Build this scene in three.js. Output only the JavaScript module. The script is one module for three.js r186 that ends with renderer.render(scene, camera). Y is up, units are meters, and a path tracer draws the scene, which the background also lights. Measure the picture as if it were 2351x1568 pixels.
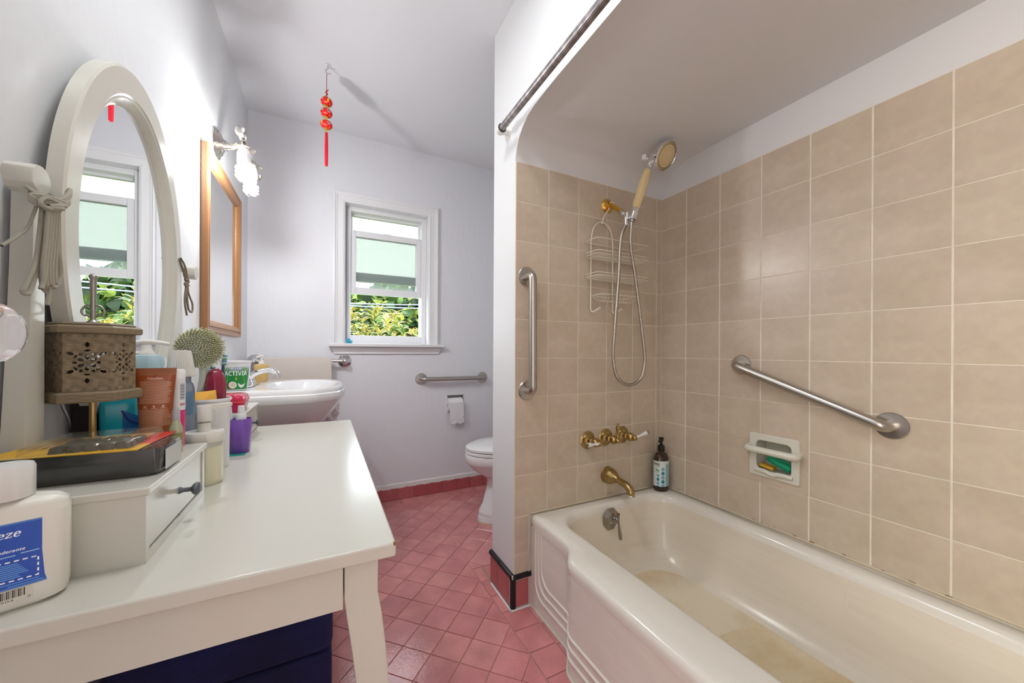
import * as THREE from 'three';
import { RoundedBoxGeometry } from 'three/addons/geometries/RoundedBoxGeometry.js';
import { RectAreaLightUniformsLib } from 'three/addons/lights/RectAreaLightUniformsLib.js';
import { mergeGeometries, mergeVertices, toCreasedNormals } from 'three/addons/utils/BufferGeometryUtils.js';

// ---------------------------------------------------------------- camera, sky, sun, exposure
const W = 2351, HH = 1568, EYE = 1.01, FPX = 843.907, CY = 807.58, YAW = 0.470234, PITCH = -0.000521, ROLL = 0.0050735;
const scene = new THREE.Scene();
const camera = new THREE.PerspectiveCamera(2 * Math.atan(HH / 2 / FPX) * 180 / Math.PI, W / HH, 0.02, 200);
camera.position.set(0, EYE, 0);
camera.rotation.order = 'YXZ';
camera.rotation.set(PITCH, -YAW, ROLL);
camera.setViewOffset(W, HH, 0, HH / 2 - CY, W, HH);
camera.updateMatrixWorld(true);
scene.background = new THREE.Color().setRGB(5.2, 5.7, 6.1);
const sun = new THREE.DirectionalLight(new THREE.Color().setRGB(1, 0.93, 0.8), 2.2);
sun.position.set(-6, 16, 5); sun.target.position.set(1, 0, -5);
sun.castShadow = true; sun.shadow.mapSize.set(2048, 2048);
Object.assign(sun.shadow.camera, { left: -14, right: 14, top: 14, bottom: -14, near: 1, far: 60 });
scene.add(sun, sun.target);
const renderer = new THREE.WebGLRenderer({ antialias: true });
renderer.toneMapping = THREE.LinearToneMapping;
renderer.toneMappingExposure = 1.25;
renderer.shadowMap.enabled = true;
RectAreaLightUniformsLib.init();
const SCONCE_CD = 0.76, ROOM_FILL = 12, CEILING_FILL = 20;  // strengths of the wall sconce and of the two added fill lights

// ---------------------------------------------------------------- helpers
const PI = Math.PI, V = (x, y, z) => new THREE.Vector3(x, y, z);
let seedN = 7;
const rnd = () => { seedN = (seedN * 1664525 + 1013904223) >>> 0; return seedN / 4294967296; };
const rr = (a, b) => a + (b - a) * rnd();
// a photo pixel gives a direction; the wall, shelf or floor that the thing touches gives the distance
const RGT = V(1, 0, 0).applyQuaternion(camera.quaternion), UPV = V(0, 1, 0).applyQuaternion(camera.quaternion), FWD = V(0, 0, -1).applyQuaternion(camera.quaternion);
const dirOf = (px, py) => FWD.clone().addScaledVector(RGT, (px - W / 2) / FPX).addScaledVector(UPV, (CY - py) / FPX);
const onX = (X, px, py) => { const d = dirOf(px, py); return d.multiplyScalar(X / d.x).add(V(0, EYE, 0)); };
const onY = (Y, px, py) => { const d = dirOf(px, py); return d.multiplyScalar((Y - EYE) / d.y).add(V(0, EYE, 0)); };
const onZ = (Z, px, py) => { const d = dirOf(px, py); return d.multiplyScalar(Z / d.z).add(V(0, EYE, 0)); };

const taken = new Map();
function numbered(name) { const n = taken.get(name) ?? 0; taken.set(name, n + 1); return n ? name + '_' + String(n).padStart(3, '0') : name; }
function thing(name, label, category, [x, y, z] = [0, 0, 0], turn = 0, group) {
  const o = new THREE.Group(); o.name = numbered(name); scene.add(o); o.position.set(x, y, z); o.rotation.y = turn;
  o.userData = { label, category }; if (group) o.userData.group = group; return o;
}
function mesh(name, geo, mat, parent) {
  const m = new THREE.Mesh(geo, mat); m.castShadow = m.receiveShadow = true; m.name = parent ? name : numbered(name); (parent ?? scene).add(m); return m;
}
const part = (name, geo, mat, parent, label) => { const m = mesh(name, geo, mat, parent); if (label) m.userData.label = label; return m; };
function single(name, geo, mat, label, category, group) { const m = mesh(name, geo, mat); m.userData = { label, category }; if (group) m.userData.group = group; return m; }
function struct(name, geo, mat, parent, label) {
  const m = new THREE.Mesh(geo, mat); m.name = name; m.castShadow = m.receiveShadow = true; (parent ?? scene).add(m);
  if (!parent) m.userData.kind = 'structure'; if (label) m.userData.label = label; return m;
}
function structGroup(name, label) { const g = new THREE.Group(); g.name = name; g.userData = { kind: 'structure', label }; scene.add(g); return g; }
function clean(g) { const n = g.index ? g.toNonIndexed() : g.clone(); for (const k of Object.keys(n.attributes)) if (!['position', 'normal', 'uv'].includes(k)) n.deleteAttribute(k); n.clearGroups(); return n; }
const join = (...list) => mergeGeometries(list.flat().map(clean));
const bx = (x0, y0, z0, x1, y1, z1) => new THREE.BoxGeometry(Math.abs(x1 - x0), Math.abs(y1 - y0), Math.abs(z1 - z0)).translate((x0 + x1) / 2, (y0 + y1) / 2, (z0 + z1) / 2);
const rb = (x0, y0, z0, x1, y1, z1, r = 0.003, s = 2) => { const w = Math.abs(x1 - x0), h = Math.abs(y1 - y0), d = Math.abs(z1 - z0); return new RoundedBoxGeometry(w, h, d, s, Math.min(r, w / 2.02, h / 2.02, d / 2.02)).translate((x0 + x1) / 2, (y0 + y1) / 2, (z0 + z1) / 2); };
const cyl = (r0, r1, h, s = 28, open = false) => new THREE.CylinderGeometry(r1, r0, h, s, 1, open).translate(0, h / 2, 0);   // r0 at the bottom, standing on y = 0
const lathe = (pts, s = 36) => toCreasedNormals(new THREE.LatheGeometry(pts.map(([r, y]) => new THREE.Vector2(Math.max(r, 0.00001), y)), s), 0.7);
const tube = (pts, r, n = 40, k = 8, closed = false) => new THREE.TubeGeometry(new THREE.CatmullRomCurve3(pts, closed, 'centripetal'), n, r, k, closed);
function capped(pts, r, n = 40, k = 8) { const a = pts[0], b = pts[pts.length - 1]; return join(tube(pts, r, n, k), new THREE.SphereGeometry(r, k, 6).translate(a.x, a.y, a.z), new THREE.SphereGeometry(r, k, 6).translate(b.x, b.y, b.z)); }
function bent(pts, rad, k = 6) {   // a polyline with its corners rounded
  const out = [pts[0]];
  for (let i = 1; i < pts.length - 1; i++) {
    const p = pts[i], a = pts[i - 1].clone().sub(p), b = pts[i + 1].clone().sub(p), l = Math.min(rad, a.length() * 0.48, b.length() * 0.48);
    const s = p.clone().addScaledVector(a.normalize(), l), e = p.clone().addScaledVector(b.normalize(), l);
    for (let j = 0; j <= k; j++) { const t = j / k; out.push(s.clone().multiplyScalar((1 - t) ** 2).addScaledVector(p, 2 * t * (1 - t)).addScaledVector(e, t * t)); }
  }
  out.push(pts[pts.length - 1]); return out;
}
function varTube(pts, n, k, rf, closed = false) {
  const c = new THREE.CatmullRomCurve3(pts, closed, 'centripetal'), g = new THREE.TubeGeometry(c, n, 1, k, closed), p = g.attributes.position;
  for (let i = 0; i <= n; i++) { const o = c.getPointAt(i / n), r = rf(i / n, i); for (let j = 0; j <= k; j++) { const q = i * (k + 1) + j; p.setXYZ(q, o.x + (p.getX(q) - o.x) * r, o.y + (p.getY(q) - o.y) * r, o.z + (p.getZ(q) - o.z) * r); } }
  g.computeVertexNormals(); return g;
}
const QY = V(0, 1, 0);
const aim = (g, pos, dir) => g.applyQuaternion(new THREE.Quaternion().setFromUnitVectors(QY, dir.clone().normalize())).translate(pos.x, pos.y, pos.z);   // its +y along dir
const rod = (a, b, r, k = 12, r2) => aim(cyl(r, r2 ?? r, a.distanceTo(b), k), a, b.clone().sub(a));
const shape = (pts) => new THREE.Shape(pts.map(([x, y]) => new THREE.Vector2(x, y)));
const ext = (s, depth, bevel = 0, seg = 2, curve = 12) => new THREE.ExtrudeGeometry(s, { depth, bevelEnabled: bevel > 0, bevelSize: bevel, bevelThickness: bevel, bevelSegments: seg, curveSegments: curve });
function rrect(w, h, r) { const s = new THREE.Shape(), x = -w / 2, y = -h / 2; s.moveTo(x + r, y); s.lineTo(x + w - r, y); s.absarc(x + w - r, y + r, r, -PI / 2, 0); s.lineTo(x + w, y + h - r); s.absarc(x + w - r, y + h - r, r, 0, PI / 2); s.lineTo(x + r, y + h); s.absarc(x + r, y + h - r, r, PI / 2, PI); s.lineTo(x, y + r); s.absarc(x + r, y + r, r, PI, PI * 1.5); return s; }
// a rounded rectangle as a ring with a fixed number of points, in the xz plane
function rring(w, d, y, r, k = 6) { const out = [], q = Math.min(r, w / 2.05, d / 2.05); for (const [sx, sz, a0] of [[1, 1, 0], [-1, 1, PI / 2], [-1, -1, PI], [1, -1, PI * 1.5]]) for (let i = 0; i <= k; i++) { const a = a0 + i / k * PI / 2; out.push(V(sx * (w / 2 - q) + q * Math.cos(a), y, -(sz * (d / 2 - q) + q * Math.sin(a)))); } return out; }
function loft(rings, closedRing = true, capA = false, capB = false) {   // rings of equal length, as arrays of Vector3
  const n = rings[0].length, pos = [], uv = [], idx = [];
  rings.forEach((r, i) => r.forEach((p, j) => { pos.push(p.x, p.y, p.z); uv.push(j / n, i / (rings.length - 1)); }));
  const m = closedRing ? n : n - 1;
  for (let i = 0; i < rings.length - 1; i++) for (let j = 0; j < m; j++) { const a = i * n + j, b = i * n + (j + 1) % n, c = a + n, d = b + n; idx.push(a, b, c, b, d, c); }
  for (const [on, i, flip] of [[capA, 0, true], [capB, rings.length - 1, false]]) if (on) {
    const c = rings[i].reduce((s, p) => s.add(p), V(0, 0, 0)).multiplyScalar(1 / n), ci = pos.length / 3; pos.push(c.x, c.y, c.z); uv.push(0.5, 0.5);
    for (let j = 0; j < n; j++) { const a = i * n + j, b = i * n + (j + 1) % n; flip ? idx.push(b, a, ci) : idx.push(a, b, ci); }
  }
  const g = new THREE.BufferGeometry(); g.setAttribute('position', new THREE.Float32BufferAttribute(pos, 3)); g.setAttribute('uv', new THREE.Float32BufferAttribute(uv, 2)); g.setIndex(idx); g.computeVertexNormals(); return g;
}
const crease = (g, a = 0.6) => toCreasedNormals(g, a);
function metreUV(g, s = 1, ox = 0, oy = 0) {   // uv in metres from the side each face points to
  const n = g.index ? g.toNonIndexed() : g, p = n.attributes.position; if (!n.attributes.normal) n.computeVertexNormals(); const q = n.attributes.normal, uv = new Float32Array(p.count * 2);
  for (let i = 0; i < p.count; i++) { const ax = Math.abs(q.getX(i)), ay = Math.abs(q.getY(i)), az = Math.abs(q.getZ(i)); const [u, v] = ax > ay && ax > az ? [p.getZ(i), p.getY(i)] : ay > az ? [p.getX(i), p.getZ(i)] : [p.getX(i), p.getY(i)]; uv[2 * i] = u * s + ox; uv[2 * i + 1] = v * s + oy; }
  n.setAttribute('uv', new THREE.BufferAttribute(uv, 2)); return n;
}
// a convex flat tile: outline [[a, b]...] counter-clockwise, thickness t, chamfer c; lies in the xy plane facing +z
function polyTile(o, t, c, uvo = [0, 0]) {
  let area = 0; o.forEach(([x, y], i) => { const [u, v] = o[(i + 1) % o.length]; area += x * v - u * y; });
  if (area < 0) o = [...o].reverse();
  const n = o.length, inn = o.map((p, i) => { const a = o[(i + n - 1) % n], b = o[(i + 1) % n]; const e1 = new THREE.Vector2(p[0] - a[0], p[1] - a[1]).normalize(), e2 = new THREE.Vector2(b[0] - p[0], b[1] - p[1]).normalize(); const n1 = new THREE.Vector2(-e1.y, e1.x), n2 = new THREE.Vector2(-e2.y, e2.x), m = n1.clone().add(n2), k = c / Math.max(0.3, m.dot(n1)); return [p[0] + m.x * k, p[1] + m.y * k]; });
  const pos = [], quad = (A, B, C, D) => pos.push(...A, ...B, ...C, ...A, ...C, ...D);
  for (let i = 1; i < n - 1; i++) pos.push(...inn[0], t, ...inn[i], t, ...inn[i + 1], t);
  for (let i = 0; i < n; i++) { const j = (i + 1) % n; quad([...o[i], t - c], [...o[j], t - c], [...inn[j], t], [...inn[i], t]); quad([...o[i], 0], [...o[j], 0], [...o[j], t - c], [...o[i], t - c]); }
  const g = new THREE.BufferGeometry(); g.setAttribute('position', new THREE.Float32BufferAttribute(pos, 3)); g.computeVertexNormals(); return metreUV(g, 1, uvo[0], uvo[1]);
}
function clip(poly, f) {   // keep where f >= 0, f linear
  const out = [];
  poly.forEach((p, i) => { const q = poly[(i + 1) % poly.length], a = f(p), b = f(q); if (a >= 0) out.push(p); if ((a >= 0) !== (b >= 0)) { const t = a / (a - b); out.push([p[0] + (q[0] - p[0]) * t, p[1] + (q[1] - p[1]) * t]); } });
  return out;
}
const clipRect = (poly, x0, y0, x1, y1) => [(p) => p[0] - x0, (p) => x1 - p[0], (p) => p[1] - y0, (p) => y1 - p[1]].reduce((q, f) => (q.length ? clip(q, f) : q), poly);
const areaOf = (o) => Math.abs(o.reduce((s, [x, y], i) => { const [u, v] = o[(i + 1) % o.length]; return s + x * v - u * y; }, 0)) / 2;

// ---------------------------------------------------------------- textures and materials
function lattice(n, seed) { const a = new Float32Array(n * n); let s = seed * 7919 + 13; for (let i = 0; i < a.length; i++) { s = (Math.imul(s, 1103515245) + 12345) >>> 0; a[i] = ((s >>> 8) & 65535) / 65535; } return (u, v) => { const x = u * n, y = v * n, i = Math.floor(x), j = Math.floor(y); let fx = x - i, fy = y - j; fx = fx * fx * (3 - 2 * fx); fy = fy * fy * (3 - 2 * fy); const g = (a_, b_) => a[((b_ % n + n) % n) * n + ((a_ % n + n) % n)]; return (g(i, j) * (1 - fx) + g(i + 1, j) * fx) * (1 - fy) + (g(i, j + 1) * (1 - fx) + g(i + 1, j + 1) * fx) * fy; }; }
function fbm(first, octaves, seed) { const l = []; for (let o = 0; o < octaves; o++) l.push(lattice(first << o, seed + o)); return (u, v) => { let s = 0, w = 0; l.forEach((f, o) => { const k = 0.55 ** o; s += f(u, v) * k; w += k; }); return s / w; }; }
function tex(size, fn, srgb = true, rep = 1) {   // fn(u, v) -> [r, g, b] 0..1
  const d = new Uint8Array(size * size * 4);
  for (let j = 0; j < size; j++) for (let i = 0; i < size; i++) { const c = fn(i / size, j / size), k = (j * size + i) * 4; d[k] = Math.max(0, Math.min(255, c[0] * 255)); d[k + 1] = Math.max(0, Math.min(255, c[1] * 255)); d[k + 2] = Math.max(0, Math.min(255, c[2] * 255)); d[k + 3] = 255; }
  const t = new THREE.DataTexture(d, size, size); t.wrapS = t.wrapT = THREE.RepeatWrapping; t.magFilter = THREE.LinearFilter; t.colorSpace = srgb ? THREE.SRGBColorSpace : THREE.NoColorSpace; t.repeat.set(rep, rep); t.needsUpdate = true; return t;
}
function paint(w, h, draw) { const c = document.createElement('canvas'); c.width = w; c.height = h; const x = c.getContext('2d'); draw(x, w, h); const t = new THREE.CanvasTexture(c); t.colorSpace = THREE.SRGBColorSpace; t.magFilter = THREE.LinearFilter; return t; }
const S = (hex, roughness = 0.5, o = {}) => new THREE.MeshStandardMaterial({ color: hex, roughness, ...o });
const P = (hex, roughness = 0.5, o = {}) => new THREE.MeshPhysicalMaterial({ color: hex, roughness, ...o });
const nA = fbm(6, 5, 3), nB = fbm(24, 3, 11), nC = fbm(4, 6, 29);
const wallBump = tex(512, (u, v) => { const k = 0.5 * nA(u, v) + 0.5 * nB(u * 2, v); return [k, k, k]; }, false);
const tileMap = tex(512, (u, v) => { const a = nC(u, v), b = nB(u, v), k = 0.92 + 0.05 * (a - 0.5) * 2 + 0.04 * (b - 0.5); return [k, k * (0.985 + 0.02 * b), k * (0.965 + 0.05 * a)]; }, true, 2.2);
const floorMap = tex(512, (u, v) => { const a = nC(u, v), b = nB(u * 3, v * 3), k = 0.93 + 0.09 * (a - 0.5) * 2 + 0.06 * (b - 0.5); const speck = b > 0.82 ? 0.9 : 1; return [k * speck, k * speck * (0.98 + 0.04 * a), k * speck]; }, true, 3);
const floorBump = tex(256, (u, v) => { const k = nB(u, v); return [k, k, k]; }, false, 6);
const groutMap = tex(256, (u, v) => { const a = nA(u, v), b = nB(u, v), k = 0.93 + 0.12 * (a - 0.5); return [k, k * (0.95 + 0.06 * b), k * (0.88 + 0.12 * b)]; }, true, 3);
const woodMap = tex(512, (u, v) => { const g = nA(u * 1, v * 0.08) * 0.5 + nB(u * 2, v * 0.06) * 0.5, k = 0.8 + 0.35 * (g - 0.5); return [k, k * 0.97, k * 0.92]; }, true, 4);
const oldWoodMap = tex(512, (u, v) => { const g = nA(u * 0.15, v) * 0.5 + nB(u * 0.1, v * 2) * 0.5, a = nC(u, v); const k = 0.7 + 0.4 * (g - 0.5) + 0.35 * (a - 0.5); return [k * 1.0, k * 0.91, k * 0.76]; }, true, 6);
const fuzz = tex(512, (u, v) => { const k = 0.5 * nB(u * 4, v * 4) + 0.5 * rnd(); return [k, k, k]; }, false, 8);
const velvetMap = tex(512, (u, v) => { const a = nC(u, v), k = 0.75 + 0.5 * (a - 0.5) + 0.35 * (rnd() - 0.5); const lint = rnd() > 0.99985 ? 4 : 1; return [0.1 * k * lint, 0.12 * k * lint, 0.36 * k * Math.min(lint, 2.5)]; }, true, 2.2);
const bathMap = tex(512, (u, v) => { const a = nC(u, v), b = nB(u, v), k = 0.97 + 0.04 * (a - 0.5) + 0.03 * (b - 0.5); return [k, k * 0.985, k * 0.955]; }, true, 1.2);
const stainMap = tex(512, (u, v) => { const a = nC(u, v), b = nB(u * 2, v * 2), s = Math.max(0, a - 0.52) * 2.2, sp = b > 0.86 ? 0.8 : 1; return [(0.95 - 0.1 * s) * sp, (0.91 - 0.16 * s) * sp, (0.82 - 0.26 * s) * sp]; }, true, 1.6);
const meshMap = tex(128, (u, v) => { const k = 0.5 + 0.25 * Math.sin(u * PI * 16) + 0.25 * Math.sin(v * PI * 16); return [k, k, k]; }, false, 24);
const patina = tex(256, (u, v) => { const a = nC(u, v), b = nB(u, v), k = 0.45 + 0.55 * Math.max(0, Math.min(1, (a - 0.35) * 3)), s = b > 0.72 ? 1.2 : 1; return [k * 0.9 * s, k * 0.87 * s, k * 0.87 * s]; }, true, 14);
const M = {
  wall: S(new THREE.Color().setRGB(0.79, 0.79, 0.83), 0.5, { bumpMap: wallBump, bumpScale: 0.0022 }),
  glossWall: S(new THREE.Color().setRGB(0.79, 0.80, 0.82), 0.34, { bumpMap: wallBump, bumpScale: 0.0022 }),
  ceiling: S(new THREE.Color().setRGB(0.79, 0.79, 0.82), 0.62, { bumpMap: wallBump, bumpScale: 0.0013 }),
  wing: S(new THREE.Color().setRGB(0.80, 0.80, 0.805), 0.5, { bumpMap: wallBump, bumpScale: 0.001 }),
  trim: S(new THREE.Color().setRGB(0.82, 0.815, 0.83), 0.35), vinyl: S(new THREE.Color().setRGB(0.83, 0.83, 0.85), 0.3),
  grout: S(new THREE.Color().setRGB(0.97, 0.93, 0.86), 0.8, { map: groutMap }),
  pinkGrout: S(new THREE.Color().setRGB(0.5, 0.33, 0.29), 0.85, { map: groutMap }),
  caulk: S(new THREE.Color().setRGB(0.80, 0.78, 0.75), 0.6),
  tableWhite: S(new THREE.Color().setRGB(0.64, 0.625, 0.55), 0.2),
  porcelain: S(new THREE.Color().setRGB(0.85, 0.84, 0.85), 0.1), seatPlastic: S(new THREE.Color().setRGB(0.84, 0.83, 0.82), 0.22),
  tub: S(new THREE.Color().setRGB(0.89, 0.88, 0.85), 0.13, { map: bathMap }), tubInside: S(new THREE.Color().setRGB(0.89, 0.84, 0.75), 0.2, { map: bathMap }), tubFloor: S(new THREE.Color().setRGB(0.95, 0.93, 0.91), 0.35, { map: stainMap }),
  chrome: S(new THREE.Color().setRGB(0.78, 0.78, 0.8), 0.08, { metalness: 1 }), steel: S(new THREE.Color().setRGB(0.5, 0.47, 0.43), 0.3, { metalness: 1 }), nickel: S(new THREE.Color().setRGB(0.62, 0.59, 0.55), 0.25, { metalness: 1 }),
  oldMetal: S(new THREE.Color().setRGB(0.36, 0.34, 0.31), 0.42, { metalness: 1 }), brass: S(new THREE.Color().setRGB(0.43, 0.31, 0.125), 0.3, { metalness: 1 }), goldBrass: S(new THREE.Color().setRGB(0.72, 0.43, 0.08), 0.18, { metalness: 1 }),
  hose: S(new THREE.Color().setRGB(0.5, 0.47, 0.42), 0.2, { metalness: 1 }), rodMetal: S(new THREE.Color().setRGB(0.8, 0.78, 0.78), 0.38, { metalness: 0.75, map: patina }),
  whitePlastic: S(new THREE.Color().setRGB(0.80, 0.79, 0.74), 0.35), creamPlastic: S(new THREE.Color().setRGB(0.78, 0.75, 0.58), 0.35), pureWhite: S(new THREE.Color().setRGB(0.85, 0.85, 0.85), 0.4),
  ivory: S(new THREE.Color().setRGB(0.80, 0.64, 0.34), 0.22), wire: S(new THREE.Color().setRGB(0.82, 0.76, 0.62), 0.45), rust: S(new THREE.Color().setRGB(0.2, 0.09, 0.04), 0.8),
  mirror: S(new THREE.Color().setRGB(0.9, 0.92, 0.91), 0.0, { metalness: 1 }), oak: S(new THREE.Color().setRGB(0.6, 0.3, 0.13), 0.3, { map: woodMap }),
  oldWood: S(new THREE.Color().setRGB(0.46, 0.43, 0.37), 0.62, { map: oldWoodMap }), knobGrey: S(new THREE.Color().setRGB(0.10, 0.105, 0.12), 0.45),
  black: S(0x101012, 0.35), navy: P(0xffffff, 0.9, { map: velvetMap, sheen: 0.5, sheenColor: new THREE.Color(0.1, 0.12, 0.4), sheenRoughness: 0.5 }),
  rope: S(new THREE.Color().setRGB(0.74, 0.69, 0.56), 0.9, { bumpMap: fuzz, bumpScale: 0.0008 }), brownRope: S(new THREE.Color().setRGB(0.36, 0.29, 0.21), 0.9, { bumpMap: fuzz, bumpScale: 0.0008 }),
  red: S(new THREE.Color().setRGB(0.62, 0.01, 0.015), 0.3), redString: S(new THREE.Color().setRGB(0.5, 0.02, 0.03), 0.8), tassel: S(new THREE.Color().setRGB(0.72, 0.012, 0.03), 0.75), gold: S(new THREE.Color().setRGB(0.85, 0.56, 0.1), 0.22, { metalness: 1 }),
  clear: P(0xffffff, 0.06, { transmission: 1, thickness: 0, ior: 1.45 }), towel: S(new THREE.Color().setRGB(0.85, 0.77, 0.7), 0.95, { bumpMap: fuzz, bumpScale: 0.0018 }),
};
M.dishCream = S(new THREE.Color().setRGB(0.74, 0.72, 0.62), 0.15);
M.oldCaulk = S(new THREE.Color().setRGB(0.66, 0.6, 0.52), 0.7);
const floorTile = ['#e49696', '#e19293', '#e69a99', '#df9091', '#e49597'].map((c) => S(c, 0.17, { map: floorMap, bumpMap: floorBump, bumpScale: 0.0003 }));
const baseTile = ['#c46468', '#bd5c62', '#ca6d70'].map((c) => S(c, 0.3, { map: floorMap }));
const wallTile = ['#e0d1ba', '#ddcdb7', '#e4d4be', '#dfcfb9'].map((c) => S(c, 0.27, { map: tileMap }));
const blackTile = S(0x14141c, 0.12);

// ---------------------------------------------------------------- the room
const XL = -0.402, ZB = -2.58, CE = 2.397, XW = 0.662, ZS = -1.283, ZW = -1.485, XR = 1.4756, ZF = 0.2, ZA = 0.24, AC = 1.897, RIM = 0.362;
const ROW0 = 1.756, ROWP = 0.1545;
{ // floor: mortar bed, tiles set on the diagonal inside a straight border
  const floor = struct('floor', metreUV(bx(-2.4, -0.12, -2.75, 1.7, -0.0025, 1.75)), M.pinkGrout, null, 'pink square floor tiles laid diagonally inside a straight border');
  const C = 0.0748, G = 0.0016, pieces = [];
  const add = (poly, k) => { if (poly.length > 2 && areaOf(poly) > 0.0004) pieces.push([poly, k]); };
  for (let i = -40; i < 44; i++) for (let j = -40; j < 44; j++) {
    const cx = 0.393 + C * (i - j), cz = -1.287 + C * (i + j) + C, h = C - G, d = [[cx - h, cz], [cx, cz - h], [cx + h, cz], [cx, cz + h]];
    const k = Math.abs(i * 7 + j * 13 + i * j) % 5;
    add(clipRect(d, -0.29 + G, -2.468 + G, 0.613 - G, ZF - 0.01), k);      // the aisle
    add(clipRect(d, 0.613 - G, -2.468 + G, 1.36, -1.6 - G), k);            // the toilet nook
  }
  const row = (x0, z0, x1, z1, k) => add([[x0 + G, z0 + G], [x1 - G, z0 + G], [x1 - G, z1 - G], [x0 + G, z1 - G]], k);
  for (let k = 0; k < 14; k++) { const z = -1.6 + k * 0.1065; if (z < ZF) row(0.613, z, z < ZS - 0.1 ? 0.652 : 0.719, Math.min(z + 0.1065, ZF), k % 5); }
  for (let k = 0; k < 4; k++) row(0.719, ZS + 0.012 + k * 0.1065, 0.74, ZS + 0.012 + (k + 1) * 0.1065, (k + 2) % 5);
  for (let k = 0; k < 7; k++) row(0.66 + k * 0.1065, -1.6, 0.66 + (k + 1) * 0.1065, ZW - 0.005, (k + 1) % 5);
  for (let k = 0; k < 17; k++) row(-0.39 + k * 0.1065, ZB + 0.005, -0.39 + (k + 1) * 0.1065, -2.468, (k * 3) % 5);
  for (let k = 0; k < 26; k++) row(XL + 0.008, -2.468 + k * 0.1065, -0.29, Math.min(-2.468 + (k + 1) * 0.1065, ZF), (k * 2) % 5);
  pieces.sort((a, b) => { const far = ([p]) => Math.hypot(p[0][0] - 0.35, p[0][1] + 1.55); return far(a) - far(b); });
  const rest = [];
  pieces.forEach(([p, k], n) => {
    const cx = p.reduce((s, q) => s + q[0], 0) / p.length, cz = p.reduce((s, q) => s + q[1], 0) / p.length;
    const g = polyTile(p.map(([x, z]) => [x - cx, -(z - cz)]), 0.0035 + 0.0006 * ((n * 37) % 5) / 5, 0.0011, [(n * 0.37) % 1, (n * 0.61) % 1]).rotateX(-PI / 2);
    if (n < 300) { const t = part('floor_tile', g, floorTile[k], floor); t.position.set(cx, -0.0035, cz); } else rest.push(g.translate(cx, -0.0035, cz));
  });
  const r = part('distant_floor_tiling', join(rest), floorTile[0], floor); r.userData.kind = 'stuff';
}
{ // left wall with an added doorway behind the camera, ceiling, the room's end wall, and an added room with a glowing fill-light window
  struct('wall_left', metreUV(join(bx(XL - 0.14, 0, ZB - 0.15, XL, CE, ZF), bx(XL - 0.14, 2.05, ZF, XL, CE, 0.99), bx(XL - 0.14, 0, 0.99, XL, CE, 1.7))), M.glossWall, null, 'glossy white painted wall behind the dressing table');
  struct('ceiling', metreUV(bx(-2.4, CE, ZB - 0.15, XR + 0.2, CE + 0.14, 1.75)), M.ceiling, null, 'plain white painted ceiling');
  struct('wall_front', metreUV(join(bx(XL, 0, 1.25, XW + 0.12, CE, 1.4), bx(XW, 0, ZA + 0.16, XW + 0.12, CE, 1.25))), M.wall, null, 'white end wall behind the camera');
  struct('wall_added_room', metreUV(join(bx(-2.4, 0, -0.6, -2.25, CE, 1.7), bx(-2.25, 0, -0.75, XL - 0.14, CE, -0.6), bx(-2.25, 0, 1.6, XL - 0.14, CE, 1.7))), M.wall, null, 'white walls of the added room that holds the fill light');
  const w = structGroup('added_window_2', 'large added window out of view, glowing to light the bath alcove');
  part('window_frame', join(bx(-2.25, 0.55, -0.32, -2.2, 2.15, -0.25), bx(-2.25, 0.55, 1.25, -2.2, 2.15, 1.32), bx(-2.25, 0.55, -0.25, -2.2, 0.62, 1.25), bx(-2.25, 2.08, -0.25, -2.2, 2.15, 1.25)), M.trim, w);
  part('added_glow_pane', bx(-2.245, 0.62, -0.25, -2.24, 2.08, 1.25), S(0xffffff, 0.6, { emissive: new THREE.Color().setRGB(1, 0.945, 0.85), emissiveIntensity: 1.5 }), w, 'glowing pane of the added window');
  const l = new THREE.RectAreaLight(new THREE.Color().setRGB(1, 0.945, 0.85), ROOM_FILL, 1.5, 1.46); l.name = 'room_fill_light'; l.position.set(-2.23, 1.35, 0.5); l.lookAt(0, 1.35, 0.5); scene.add(l);  // added fill shining through the doorway into the bath alcove
}
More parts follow.
